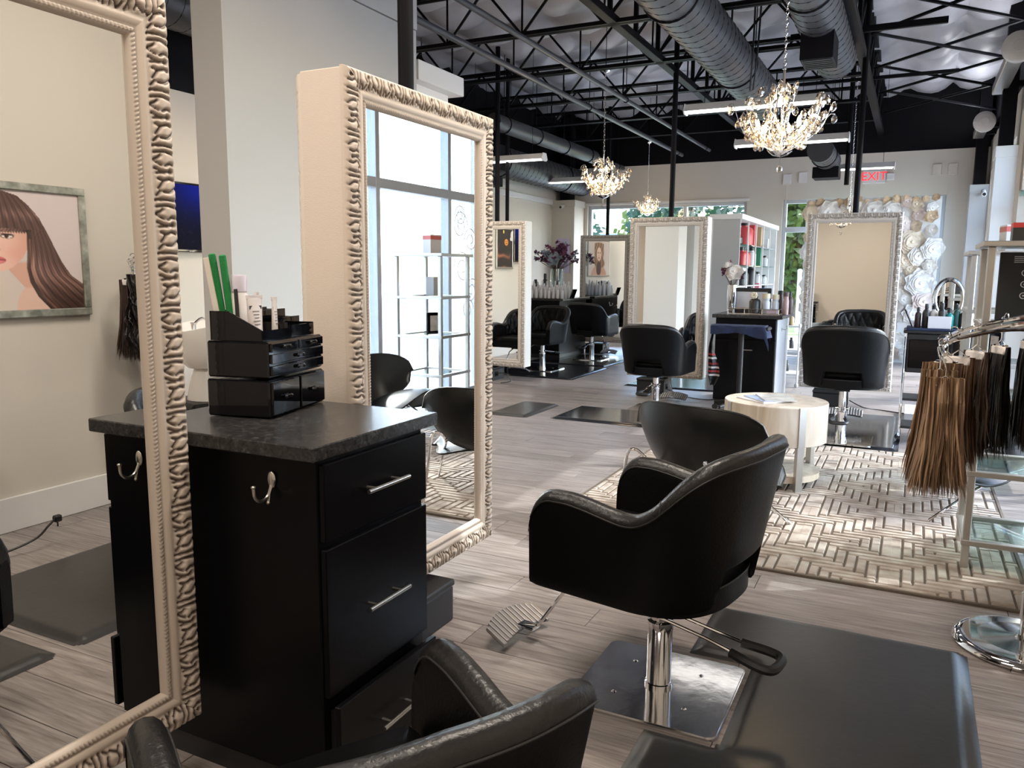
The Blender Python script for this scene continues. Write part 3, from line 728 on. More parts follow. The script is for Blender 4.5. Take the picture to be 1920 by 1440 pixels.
tr.add([(.008,.02,.229),(.008,.19,.229),(.008,.19,.31),(.008,.13,.31),(.008,.02,.255),(.012,.02,.229),(.012,.19,.229),(.012,.19,.31),(.012,.13,.31),(.012,.02,.255)],
       [(4,3,2,1,0),(5,6,7,8,9),(0,5,9,4),(4,9,8,3),(3,8,7,2),(1,2,7,6)])
tr.box(.148,.02,.229,.152,.19,.272)
for k in range(3):
    z = .262+.022*k; y = .02+.05*k
    tr.box(.152,y,.229,.31,y+.004,z)
    for i in range(1,4): tr.box(.152+.0395*i-.0015,y,.229,.152+.0395*i+.0015,y+.05,z)
tr.box(.306,.02,.229,.31,.17,.265)
tr.obj('tray', G, og, 0)
O2W = og.matrix_basis.copy() if False else Matrix.Translation((-1.636,1.708,.99)) @ Matrix.Rotation(R(102.6),4,'Z')
def onorg(x, y, z): return tuple(O2W @ Vector((x,y,z)))
BZ = .2305
def tube_bottle(label, p, w_, h, capw, caph, col, capcol, textured=True, tilt=0, lines=5, rz=0):
    t = thing('cosmetic_tube', label, 'tube', onorg(*p), R(102.6)+rz); t.rotation_euler[0] = tilt
    mb = MB(); rows = []
    for i in range(9):
        q = i/8; a = w_/2*(.82+.18*q); b = (w_*.24)*(1-q)+.0018*q
        rows.append([(a*math.cos(u)*(1 if True else 0), b*math.sin(u), .012+q*h) for u in np.linspace(0, 2*math.pi, 21)])
    mb.grid(rows); mb.box(-w_/2,-.0016,h+.010,w_/2,.0016,h+.020)
    body = mb.obj('tube_body', mat('tube_'+label[:9], col, .4), t, 50)
    MB().lathe([(capw/2,0),(capw/2,.013)],16).obj('cap', mat('cap_'+label[:9], capcol, .4), t)
    if textured:
        mk = MB()
        mk.box(-w_*.38,-w_*.068,h*.80,w_*.38,-w_*.060,h*.90)
        mk.obj('band', mat('dark_print', (.03,.03,.035), .5), body, 0)
        mk = MB()
        for k in range(lines):
            z = h*(.62-.09*k); l = w_*(.22-.04*(k%3)); yy = -w_*.24*(1-z/h)-.0009
            mk.box(-l, yy-.0008, z+.012, l*.8, yy+.002, z+.0145)
        mk.obj('small_print', mat('grey_print', (.30,.28,.28), .5), body, 0)
    return t
tube_bottle('large white tube with dark band and fine print in organiser', (.06,.075,BZ), .062, .105, .04,.02,(.74,.68,.66),(.74,.7,.68), rz=-.25)
tube_bottle('slim white tube right of the large tube in organiser', (.115,.10,BZ), .032, .112, .024,.02,(.72,.66,.64),(.72,.66,.64), lines=4, rz=.9)
tube_bottle('small pale tube beside the lipstick slots of organiser', (.135,.055,BZ), .036, .098, .024,.02,(.76,.70,.67),(.76,.7,.67), lines=5, rz=.1)
t = thing('spray_bottle', 'white bottle with frosted lilac cap behind large tube in organiser', 'bottle', onorg(.07,.13,BZ))
MB().lathe([(.024,0),(.025,.01),(.025,.125),(.020,.135)],20).obj('bottle_body', M['white_plastic'], t)
MB().lathe([(.0235,.135),(.0235,.178),(.021,.183),(0,.184)],20).obj('cap', mat('lilac_cap', (.62,.58,.68), .3), t)
t = thing('comb', 'black comb handle leaning behind white tubes in organiser', 'comb', onorg(.03,.11,BZ)); t.rotation_euler = (R(-8),R(-6),R(20))
MB().box(-.006,-.002,0,.006,.002,.145,.0015).obj('handle', M['rubber_dull'], t)
t = thing('foam_file', 'white foam nail file standing in organiser beside two green ones', 'file', onorg(.03,.165,BZ), R(26)); t.rotation_euler[1] = R(-9)
MB().box(-.012,-.009,0,.030,.006,.060,.004).obj('grip', mat('ivory_foam', (.72,.66,.58), .6), t)
b_ = MB().box(-.010,-.003,.055,.006,.003,.235,.001).obj('board', mat('ivory_board', (.78,.72,.64), .6), t)
for q, (dx, tl) in enumerate(((.018,-7.5),(.038,-5.5))):
    t = thing('foam_file', ('left','right')[q]+' one of two bright green rough nail files in organiser', 'file', onorg(.03,.165,BZ), R(26)); t.rotation_euler[1] = R(tl)
    MB().box(dx-.020,.002+.004*q,.062,dx-.001,.016+.004*q,.245-.006*q,.003).obj('board', mat('green_grit%d'%q, (.012,.23,.055), .8, bump=.6, bscale=300), t)
# ---------------------------------------------------------------- drum table, magazines
t = thing('drum_table', 'round pale oak drum table with metal straps on the rug', 'table', (-.78,5.55,.013), R(0))
rT = .335
for k in range(14):
    a0, a1 = 2*math.pi*k/14, 2*math.pi*(k+1)/14; pts = [(rT*math.cos(a0+(a1-a0)*i/4), rT*math.sin(a0+(a1-a0)*i/4)) for i in range(5)]
    inn = [(x*.93,y*.93) for x,y in pts[::-1]]
    MB().poly([(x*.9995,y*.9995) for x,y in pts]+inn, .30, .553).obj('drum_stave', M['veneer'], t, 20)
MB().lathe([(rT-.001,.553),(rT-.003,.558),(0,.558)],56).lathe([(0,.31),(rT*.94,.31)],40).obj('table_top', M['veneer'], t, 30)
MB().lathe([(0,.055),(rT*.90,.055),(rT*.90,.095),(0,.095)],48).obj('lower_shelf', M['veneer'], t, 30)
for a in (-52, 48, 135, 218):
    A = R(a); c_, s_ = math.cos(A), math.sin(A); m_ = MB(); m_.M = Matrix.Rotation(A,4,'Z')
    m_.box(rT-.004,-.024,.30,rT+.006,.024,.556,.001); m_.box(rT*.90,-.024,0,rT*.90+.034,.024,.302,.002); m_.M = None
    m_.obj('leg', M['steel'], t, 0)
cols = [(.62,.60,.62),(.35,.45,.62),(.70,.62,.56)]
for i, (dx, dy, rz_, lb) in enumerate(((-.08,-.02,.35,'grey cover magazine, lowest of the fanned pile on drum table'),(-.05,.0,.15,'pale magazine in the middle of the fanned pile on drum table'),(.0,.03,-.12,'blue photo magazine on top of the fanned pile on drum table'))):
    t = thing('magazine', lb, 'magazine', (-.78+dx,5.52+dy,.5715+.0062*i), rz_+.5)
    MB().box(-.105,-.14,0,.105,.14,.0052).obj('pages', M['white_plastic'], t, 0)
    MB().box(-.106,-.141,.0053,.106,.141,.0060).obj('cover', mat('cover%d'%i, cols[i], .25, var=.6, vscale=9), t, 0)
# ---------------------------------------------------------------- rug: carved herringbone pile
t = thing('area_rug', 'taupe rug with carved herringbone pile under the drum table', 'rug', (-.62,5.37,.0))
RX0, RX1, RY0, RY1 = -1.19, 1.19, -1.55, 1.55
MB().box(RX0,RY0,.001,RX1,RY1,.009,.002).obj('backing', M['rug_base'], t, 0)
mb = MB(); sL, sW = .22, .044
def bar(x0, y0, x1, y1):
    x0 += .0042; y0 += .0055; x1 -= .0042; y1 -= .0055
    x0 = max(x0,RX0+.02); x1 = min(x1,RX1-.02); y0 = max(y0,RY0+.02); y1 = min(y1,RY1-.02)
    if x1-x0 < .012 or y1-y0 < .012: return
    b = .005; z = .0155+random.uniform(-.0012,.0012)
    mb.add([(x0,y0,.008),(x1,y0,.008),(x1,y1,.008),(x0,y1,.008),(x0+b,y0+b,z),(x1-b,y0+b,z),(x1-b,y1-b,z),(x0+b,y1-b,z)],
           [(4,5,6,7),(0,1,5,4),(1,2,6,5),(2,3,7,6),(3,0,4,7)])
QA, QB = .45, .62; quad = []; sW, sL = .05, .20
for i in range(-40,40):
    for j in range(-12,12):
        x = i*sW+j*sL; y = i*sW-j*sL
        for x0, y0, x1, y1 in ((x, y, x+sL, y+sW), (x, y+sW, x+sW, y+sW+sL)):
            x0, x1 = max(x0,0), min(x1,QA); y0, y1 = max(y0,0), min(y1,QB)
            if x1-x0 > .012 and y1-y0 > .012: quad.append((x0,y0,x1,y1))
for m_ in range(6):
    for n_ in range(5):
        for x0, y0, x1, y1 in quad:
            x0 -= .0092*(x0 < 1e-6); x1 += .0092*(x1 > QA-1e-6); y0 -= .0095*(y0 < 1e-6); y1 += .0095*(y1 > QB-1e-6)   # halves meet across the mirror line
            if m_ % 2: x0, x1 = QA-x1, QA-x0
            if n_ % 2: y0, y1 = QB-y1, QB-y0
            bar(RX0+m_*QA+x0, RY0+n_*QB+y0, RX0+m_*QA+x1, RY0+n_*QB+y1)
mb.obj('carved_pile', M['rug_pile'], t, 0, kind='stuff')
mb = MB()
for x0,y0,x1,y1 in ((RX0,RY0,RX1,RY0+.018),(RX0,RY1-.018,RX1,RY1),(RX0,RY0,RX0+.018,RY1),(RX1-.018,RY0,RX1,RY1)): mb.box(x0,y0,.008,x1,y1,.0125,.002)
mb.obj('bound_edge', M['rug_base'], t, 0)
# ---------------------------------------------------------------- slice lounge chairs
M['lounge'] = mat('black_lounge_leather', (.004,.0045,.005), .32, bump=.12, bscale=60, spec=.4)
def slice_shell(w_, h, curve, name):
    # a bowed lens: long axis x, short axis z, bowed towards -y at the middle
    mb = MB(); n, m = 28, 14
    def pt(i, j, off):
        u = -1+2*i/n; v = -1+2*j/m
        e = (1-abs(u)**2.8)**.5 if abs(u) < 1 else 0
        x = u*w_/2*(1-.10*(1-v)*.5); z = v*h/2*e*(1-.18*u*0); y = curve*(u*u)-.06*(1-v*v*e)*.6
        t_ = .017*(1-.6*max(abs(u),abs(v))**6)
        return (x, y+off*t_, z)
    A = [[pt(i,j,1) for j in range(m+1)] for i in range(n+1)]; B = [[pt(i,j,-1) for j in range(m+1)] for i in range(n+1)]
    mb.grid(A); mb.grid([r[::-1] for r in B])
    rim = [A[i][0] for i in range(n+1)]+[A[i][m] for i in range(n,-1,-1)]; rib = [B[i][0] for i in range(n+1)]+[B[i][m] for i in range(n,-1,-1)]
    mb.grid([rim+[rim[0]], rib+[rib[0]]]); return mb.mesh(name, 60), [(a[0],(a[1]+b[1])/2,a[2]) for a, b in zip(rim, rib)]
SB, rb_ = slice_shell(.82, .40, .20, 'back_shell'); SS, rs_ = slice_shell(.80, .56, .16, 'seat_shell')
PB = MB().tube(rb_, .0075, 6, closed=True).mesh('piping', 60); PS = MB().tube(rs_, .0075, 6, closed=True).mesh('piping', 60)
def lounge(label, loc, face):
    t = thing('lounge_chair', label, 'chair', (*loc,.013), R(face-90), 'black slice lounge chairs')
    b = mobj('back_shell', SB, M['lounge'], t, loc=(0,-.20,.50), rot=(R(12),0,0)); mobj('piping', PB, M['lounge'], b)
    s = mobj('seat_shell', SS, M['lounge'], t, loc=(0,.12,.37), rot=(R(-76),0,0)); mobj('piping', PS, M['lounge'], s)
    for sx in (-1,1):
        pts = spline([(sx*.40,.30,.008),(sx*.28,.0,.25),(sx*.20,-.24,.36),(sx*.20,-.335,.43),(sx*.225,-.36,.445),(sx*.25,-.375,.42),(sx*.265,-.385,.30),(sx*.30,-.40,.008)],6)
        MB().tube(pts, .0085, 8).obj('leg', M['chrome'], t)
        for p in (pts[0], pts[-1]): pass
    MB().tube([(-.27,.03,.315),(.27,.03,.315)], .008, 8).obj('cross_rod', M['chrome'], t)
    return t
lounge('black slice lounge chair with its back to us before the drum table', (-1.0,4.40), 74)
lounge('black slice lounge chair mostly hidden behind the hanging hair pieces', (.47,5.42), 180)
# ---------------------------------------------------------------- glass shelf towers
def tower(label, x0, x1, y0, y1):
    t = thing('shelf_tower', label, 'shelf', ((x0+x1)/2,(y0+y1)/2,.012), 0, 'metal shelf towers with glass shelves'); a, b = (x1-x0)/2, (y1-y0)/2
    for sx in (-1,1):
        for sy in (-1,1):
            for k in (0,): MB().box(sx*a-.017,sy*b-.017,0,sx*a+.017,sy*b+.017,1.535,.004).obj('post', M['steel'], t, 0)
    for z in (.13,.47,.82,1.17):
        fr = MB()
        for s in (-1,1): fr.box(-a-.022,s*b-.02,z-.014,a+.022,s*b+.02,z+.012,.003); fr.box(s*a-.02,-b+.02,z-.014,s*a+.02,b-.02,z+.012,.003)
        f_ = fr.obj('shelf_frame', M['steel'], t, 0)
        MB().box(-a+.018,-b+.018,z-.003,a-.018,b-.018,z+.005).obj('glass', M['shelf_glass'], f_, 0)
    MB().box(-a-.04,-b-.04,1.535,a+.04,b+.04,1.56,.003).obj('top', M['steel'], t, 0)
    return t
tower('metal shelf tower with glass shelves behind the hair rack', .31, .78, 4.29, 4.75)
tower('second metal shelf tower nearer the tall mirrors, by the window', .34, .80, 6.02, 6.50)
def prod_box(label, loc, w_, d, h, col, rz=0, band=None, kind='box'):
    t = thing('product_box', label, kind, loc, rz); b = MB().box(-w_/2,-d/2,0,w_/2,d/2,h,.002).obj('carton', mat('carton_'+label[:10], col, .4), t, 0)
    if band: MB().box(-w_/2-.0008,-d/2-.0008,h*band[0],w_/2+.0008,d/2+.0008,h*band[1]).obj('print_band', mat('print_'+label[:10], band[2], .4), t, 0)
    return t
ZS = .012
prod_box('black and red carton on top of the nearer shelf tower', (.47,4.40,1.56+ZS), .16, .10, .085, (.03,.028,.03), 0, (.74,.995,(.55,.05,.05)))
prod_box('white carton with red print on top of the farther shelf tower', (.55,6.22,1.56+ZS), .10, .14, .17, (.70,.68,.68), .2, (.74,.94,(.60,.12,.10)))
prod_box('silver carton on upper shelf of the farther tower', (.56,6.25,1.175+ZS+.007), .09, .10, .17, (.45,.46,.48), .1)
t = thing('photo_frame', 'small black picture frame on middle shelf of farther tower', 'frame', (.52,6.2,.825+ZS+.007), R(-70))
MB().box(-.08,-.012,0,.08,.012,.20,.003).obj('moulding', M['gloss_black'], t, 0); MB().box(-.055,-.0135,.03,.055,-.0125,.17).obj('picture', mat('grey_photo', (.45,.43,.42), .4, var=.6, vscale=20), t, 0)
t = thing('display_board', 'black display board with three white round icons inside nearer tower', 'sign', (.53,4.62,1.175+ZS+.007), 0)
MB().box(-.16,-.012,0,.16,.012,.335,.003).obj('board', M['rubber_dull'], t, 0)
for k in range(3): 
    mb = MB(); mb.tube([(-.05+.014*math.cos(a), -.0135, .235-.055*k+.014*math.sin(a)) for a in np.linspace(0,2*math.pi*(.8 if k else .98),16)], .002, 5); mb.ell((-.05,-.0135,.235-.055*k),.004,.001,.004,8,6); mb.obj('round_icon', M['white_plastic'], t)
mb = MB()
for k in range(4): mb.box(-.10,-.0132,.285+.009*k,.10-.02*(k%2),-.0125,.289+.009*k)
mb.obj('printed_lines', M['case_far'], t, 0)
# ---------------------------------------------------------------- hair pieces on a spiral chrome rack
HC = (.47,3.46)
t = thing('spiral_rack', 'chrome spiral garment rack on a round domed base at right', 'rack', (HC[0],HC[1],.0))
MB().lathe([(.235,0),(.243,.012),(.236,.026),(.222,.034),(.205,.036)],48).obj('base_rim', M['chrome'], t)
MB().lathe([(.205,.030),(.12,.040),(.03,.048),(.03,.06)],48).obj('base_dome', M['scratched'], t)
MB().cyl((0,0,.05),(0,0,1.30),.016,n=16).cyl((0,0,.12),(0,0,.22),.021,n=16).obj('pole', M['chrome'], t)
RR = .36
def hel(th): q = (195-th)/290; return (RR*math.cos(R(th)), RR*math.sin(R(th)), 1.125+.385*q)
for dz in (0,-.026): MB().tube([hel(a)[:2]+(hel(a)[2]+dz,) for a in range(195,-96,-5)], .0085, 8).obj('spiral_rail', M['chrome'], t)
for a in (150,30,-80):
    p = hel(a); MB().tube(spline([(0,0,1.22),(p[0]*.5,p[1]*.5,1.16+.05),(p[0],p[1],p[2]-.026)],6), .007, 8).obj('support_arm', M['chrome'], t)
for k, a in enumerate(range(190,-90,-20)):
    p = hel(a); tx, ty = -math.sin(R(a)), math.cos(R(a))
    MB().tube([(p[0]+tx*0+.016*math.cos(q)*math.cos(R(a)), p[1]+.016*math.cos(q)*math.sin(R(a)), p[2]+.016*math.sin(q)+.012) for q in np.linspace(0,5.2,10)], .0022, 5).obj('stop_ring', M['chrome'], t)
def hairmat(name, a, b):
    m, t_, bs = newmat(name); g = t_.nodes.new('ShaderNodeNewGeometry'); cr = t_.nodes.new('ShaderNodeValToRGB')
    cr.color_ramp.elements[0].color = (*a,1); cr.color_ramp.elements[1].color = (*b,1)
    t_.links.new(g.outputs['Random Per Island'], cr.inputs[0]); t_.links.new(cr.outputs[0], bs.inputs['Base Color'])
    bs.inputs['Roughness'].default_value = .42; bs.inputs['Specular IOR Level'].default_value = .5; return m
HB = [hairmat('light_brown_hair',(.085,.046,.025),(.36,.225,.13)), hairmat('chestnut_hair',(.04,.02,.011),(.20,.105,.055)), hairmat('dark_brown_hair',(.014,.009,.007),(.075,.038,.022)), hairmat('black_hair',(.004,.0035,.0035),(.016,.011,.009))]
def hair_mesh(seed, wd, Ln, N, wave=0, flare=.25):
    g = random.Random(seed); mb = MB()
    for i in range(N):
        u = g.uniform(-1,1); side = 1 if g.random() < .5 else -1; l = Ln*g.uniform(.86,1.0)*(1 if g.random() > .15 else g.uniform(.7,.95)); wv = g.uniform(.0022,.0048)
        x0 = u*wd/2; dr = u*wd*flare/2+g.uniform(-.02,.02); ph = g.uniform(0,6.28); yo = side*g.uniform(.004,.016); yd = g.uniform(-.015,.015); an = g.uniform(-.8,.8)
        vs = []; n = 11
        for k in range(n):
            q = k/(n-1)
            x = x0+dr*q*q+.004*math.sin(ph+3*q)+wave*.014*q*math.sin(ph*.3+16*q); y = yo*min(1,.35+q*4)+yd*q+wave*.008*math.sin(ph+14*q); z = .012*(1-min(1,q*9))**2-l*q
            h = wv*(1 if q < .75 else (1.02-q)/.27)
            vs += [(x-h*math.cos(an),y-h*math.sin(an),z),(x+h*math.cos(an),y+h*math.sin(an),z)]
        mb.add(vs, [(2*k,2*k+1,2*k+3,2*k+2) for k in range(n-1)])
    return mb.mesh('hair', 0)
HM = [hair_mesh(s, .115, .455, 420, w_, .55) for s, w_ in ((1,.15),(2,.1),(3,.3))]+[hair_mesh(9, .14, .44, 380, 1.6)]
wh = mat('white_hanger_plastic', (.80,.74,.70), .35)
hb_mesh = MB().box(-.05,-.014,-.036,.05,.014,.0,.006).mesh('clip_bar', 40)
names = {0:'light brown',1:'chestnut brown',2:'dark brown',3:'black'}
order = [(198,0,'outermost light brown straight hair piece hanging lowest at the rack end'),(184,0,'second light brown hair piece from the low end of spiral rack'),(170,0,'third light brown hair piece from the low end of spiral rack'),(157,1,'chestnut hair piece just past the leftmost bend of spiral rack'),
 (143,1,'chestnut hair piece behind the leftmost light brown ones'),(128,2,'dark brown hair piece midway on the window side of rack'),(112,3,'black hair piece on the window side of spiral rack'),(96,3,'black hair piece nearest the window on the spiral rack'),(76,3,'dark brown hair piece beyond the black ones at frame edge'),
 (-30,3,'black hair piece high on the wall side of rack, seen reflected'),(-58,2,'dark brown long hair piece reflected in the nearest mirror'),(-82,3,'wavy black hair piece reflected in the nearest mirror')]
for k, (a, c, lb) in enumerate(order):
    p = hel(a); root = (HC[0]+p[0], HC[1]+p[1], p[2]-.026)
    t = thing('hair_piece', lb, 'hair extension', root, R(a+random.uniform(-10,10)), 'hair pieces on the spiral rack')
    MB().tube(spline([(-.012,0,.028),(0,0,.040),(.012,0,.03),(.008,0,.005),(0,0,-.02),(.0,0,-.055)],5), .0022, 6).obj('hook', M['chrome'], t)
    for s in (-.032,.032): MB().tube([(0,0,-.05),(s,.0,-.075)], .002, 5).box(s-.008,-.009,-.098,s+.008,.009,-.07,.002).obj('clip', M['chrome'], t, 0)
    mobj('clip_bar', hb_mesh, wh, t, loc=(0,0,-.065-.012), label='white hanger bar')
    mobj('hair', HM[3] if 'wavy' in lb else HM[k%3], HB[c], t, loc=(0,0,-.072), kind='stuff') if False else None
    me = (HM[3] if 'wavy' in lb else HM[k%3]).copy(); me.materials.clear(); h_ = mobj('hair', me, HB[c], t, loc=(0,0,-.068 if k < 3 else -.090), kind='stuff'); h_.scale = (1, 2.0 if k < 3 else 1, 1)
# ---------------------------------------------------------------- roof steel
BP = M['black_paint']
jx0, jx1 = XW0+.03, -.70
def joist_mesh():
    pass
yj = [1.25+.75*2*k for k in range(9)]
jt = None
for k, y in enumerate(yj):
    t = thing('roof_joist', 'black open web steel joist under the dark ceiling insulation', 'joist', (0,y,0), 0, 'open web roof joists')
    if k == 0:
        a_ = MB().box(jx0,-.055,4.13,jx1,-.008,4.165).box(jx0,.008,4.13,jx1,.055,4.165).mesh('top_chord',0)
        b_ = MB().box(jx0,-.05,3.66,jx1,-.008,3.695).box(jx0,.008,3.66,jx1,.05,3.695).mesh('bottom_chord',0)
        ws = MB().cyl((0,0,3.68),(.42,0,4.15),.014,n=6).mesh('web',0); w2 = MB().cyl((.84,0,3.68),(.42,0,4.15),.014,n=6).mesh('web',0); w3 = MB().cyl((.84,0,3.68),(.84,0,4.15),.011,n=6).mesh('web',0)
    mobj('top_chord', a_, BP, t); mobj('bottom_chord', b_, BP, t)
    x = jx0+.1
    while x < jx1-.85:
        for w_ in (ws,w2,w3): mobj('web', w_, BP, t, loc=(x,0,0))
        x += .84
def girder(x, label, z0, z1, y0=0.0, y1=14.45):
    t = thing('roof_girder', label, 'girder', (x,0,0))
    MB().box(-.05,y0,z1-.08,.05,y1,z1,.004).obj('top_chord', BP, t, 0); MB().box(-.045,y0,z0,.045,y1,z0+.07,.004).obj('bottom_chord', BP, t, 0)
    y = y0+.4; k = 0
    while y < y1-.5:
        MB().box(-.02,y-.02,z0+.05,.02,y+.02,z1-.05).cyl((0,y,z0+.05),(0,y+.75,z1-.05),.018,n=6).obj('web', BP, t, 0); y += .75
    return t
girder(-.64, 'black truss girder running to the far wall right of both ducts', 3.62, 4.3)
girder(-2.62, 'black truss girder running to the far wall left of the big duct', 3.66, 4.3)
for k in range(8):
    y = 2.1+1.5*k
    t = thing('cross_brace', 'crossed thin black brace rods below insulation beside the window wall', 'brace', (0,y,0), 0, 'cross braces in the right bay')
    MB().cyl((-.60,0,3.95),(.89,1.25,3.80),.017,n=6).obj('rod', BP, t); MB().cyl((-.60,1.25,3.86),(.89,0,3.93),.017,n=6).obj('rod', BP, t)
for (x, y0, y1, z, r_, lb) in ((-3.72,1,13.9,3.42,.030,'thin black pipe running to the far wall, leftmost of the pair'),(-3.25,1,13.9,3.47,.026,'thin black pipe running to the far wall, rightmost of the pair'),(-4.95,9.3,12.9,3.32,.105,'stout black pipe with hanger rings at far left'),(-4.95,12.93,14.4,3.32,.04,'narrow end length of pipe at far left')):
    t = thing('ceiling_pipe', lb, 'pipe', (x,0,z)); MB().cyl((0,y0,0),(0,y1,0),r_,n=14).obj('pipe_run', M['duct'], t)
    for k in range(4):
        y = y0+.3+(y1-y0-.6)*k/3; MB().tube([(r_*1.06*math.cos(a),y,r_*1.06*math.sin(a)) for a in np.linspace(0,6.2,14)], .008, 5, closed=True).cyl((0,y,r_),(0,y,4.2-z),.005,n=6).obj('hanger', BP, t)
def duct(label, x, y0, y1, z, r_, pitch=.16, n=28):
    t = thing('spiral_duct', label, 'duct', (x,0,z)); mb = MB()
    mb.cyl((0,y0,0),(0,y1,0),r_,n=n).obj('duct_skin', M['duct'], t)
    k = int((y1-y0)/pitch); sm = MB()
    hx = []
    N_ = k*18
    for i in range(N_+1):
        a = 2*math.pi*i/18; hx.append((r_*1.004*math.cos(a), y0+(y1-y0)*i/N_, r_*1.004*math.sin(a)))
    sm.tube(hx, .0032, 4); sm.obj('spiral_seam', BP, t, 60)
    for q in np.arange(y0+.5, y1, 2.4):
        MB().tube([(r_*1.02*math.cos(a),q,r_*1.02*math.sin(a)) for a in np.linspace(0,6.28,25)[:-1]], .010, 5, closed=True).cyl((r_*.9,q,r_*.3),(r_*.9,q,4.2-z),.005,n=5).cyl((-r_*.9,q,r_*.3),(-r_*.9,q,4.2-z),.005,n=5).obj('hanger', BP, t)
    return t
duct('large dark spiral duct, biggest one crossing the ceiling', -1.79, 3.3, 10.6, 3.52, .222)
dd = duct('second dark spiral duct with square register box under its far end', -.845, 6.0, 8.8, 3.52, .192)
rg = MB().box(-.13,7.2,-.36,.13,7.6,-.12,.006).obj('register_box', BP, dd, 0)
for k in range(6): MB().box(-.11,7.24+.06*k,-.366,.11,7.255+.06*k,-.359).obj('louvre', M['duct'], rg, 0)
dd = duct('short dark duct end with diffuser near the far wall beyond the lit chandelier', -1.2, 11.2, 12.4, 3.0, .16)
MB().box(-.17,12.0,-.27,.17,12.36,-.12,.005).obj('diffuser', BP, dd, 0)
duct('dark duct along left wall seen above the television', -5.62, 1.0, 7.8, 3.58, .20)
dd = duct('dark spiral duct along the far left wall with black branch boxes', -5.72, 8.0, 14.3, 3.06, .23)
MB().box(-.30,10.6,-.36,-.02,11.1,-.1,.005).obj('branch_box', BP, dd, 0)
MB().box(.22,9.9,-.25,.48,10.3,.1,.005).obj('branch_box', BP, dd, 0)
# loose cable loops by the girder
t = thing('cable', 'slack black cable looping under the insulation at right', 'cable', (0,0,0))
MB().tube(spline([(-.38,6.2,4.15),(-.30,6.3,3.75),(-.1,6.2,3.62),(.35,5.7,3.75),(.8,5.2,4.1)],8), .010, 6).obj('cable_run', M['rubber_dull'], t)
t = thing('cable', 'pair of black cables dropping beside the large spiral duct', 'cable', (0,0,0))
MB().tube(spline([(-1.50,8.0,4.15),(-1.50,8.0,3.6),(-1.53,8.1,3.15)],6), .010, 6).tube(spline([(-1.45,8.05,4.15),(-1.46,8.03,3.6),(-1.50,8.1,3.15)],6), .010, 6).obj('cable_run', M['rubber_dull'], t)
t = thing('hanging_pole', 'black pole ending in mid air behind the mirror pole at right', 'pole', (-.95,12.4,0)); MB().cyl((0,0,2.66),(0,0,4.32),.034,n=14).obj('tube', BP, t)
t = thing('hanging_pole', 'thin black pole rising behind the half hidden white mirror', 'pole', (-5.05,9.9,0)); MB().cyl((0,0,0),(0,0,4.3),.026,n=14).obj('tube', BP, t)
# strut crossing under the girder, with the pole brackets
t = thing('strut_channel', 'black strut channel clamped across the pole near top right', 'strut', (0,8.9,3.80)); MB().box(-1.3,-.02,-.03,.12,.02,.03,.003).obj('channel', BP, t, 0)
t = thing('strut_channel', 'second black strut channel crossing farther behind the pole', 'strut', (0,11.0,3.78)); MB().box(-1.6,-.02,-.02,.30,.02,.02,.003).obj('channel', BP, t, 0)
# ---------------------------------------------------------------- strip lights
def strip(label, x0, x1, y, z):
    t = thing('strip_light', label, 'ceiling light', ((x0+x1)/2,y,z), 0, 'hanging strip lights'); h = (x1-x0)/2
    mb = MB(); mb.add([(s*h,yy,zz) for s in (-1,1) for yy,zz in ((-.035,.045),(.035,.045),(.085,-.03),(.0,.005),(-.085,-.03))], [(0,1,6,5),(1,2,7,6),(2,3,8,7),(3,4,9,8),(4,0,5,9)]); mb.obj('reflector', M['white'], t, 0)
    for s in (-1,1): MB().add([(s*(h+q),yy,zz) for q in (0,.012) for yy,zz in ((-.05,.05),(.05,.05),(.095,-.03),(.05,-.055),(-.05,-.055),(-.095,-.03))], [(0,1,2,3,4,5),(11,10,9,8,7,6)]+[(i,(i+1)%6,6+(i+1)%6,6+i) for i in range(6)]).obj('end_cap', M['white'], t, 0)
    for yy in (-.04,.04): MB().cyl((-h+.02,yy,-.028),(h-.02,yy,-.028),.013,n=10).obj('lamp_tube', M['tube'], t)
    for s in (-.72,.72): MB().cyl((s*h,0,.045),(s*h,0,4.28-z),.003,n=5).obj('hang_wire', BP, t)
strip('long white strip light behind the big lit chandelier', -2.22, -.90, 8.40, 3.08)
strip('white strip light touching the left lit chandelier', -5.80, -4.66, 12.5, 2.92)
strip('white strip light left of the left chandelier beside two poles', -5.70, -4.49, 9.86, 2.92)
strip('white strip light half hidden behind the crystals of big chandelier', -1.98, -.76, 9.8, 2.92)
strip('white strip light in front of the EXIT sign', -1.36, -.36, 12.55, 2.92)
def add_bay_fill(t, L_):   # added upward fill light, brightens the ceiling bay by the windows
    l = bpy.data.lights.new('tube_uplight', 'AREA'); l.shape = 'RECTANGLE'; l.size = .08; l.size_y = L_-.2; l.energy = 8; l.color = (.93,.95,1)
    o = bpy.data.objects.new('tube_uplight', l); COL.objects.link(o); o.parent = t; o.location = (-.03, L_/2, .075); o.rotation_euler = (0, R(180-18), 0)
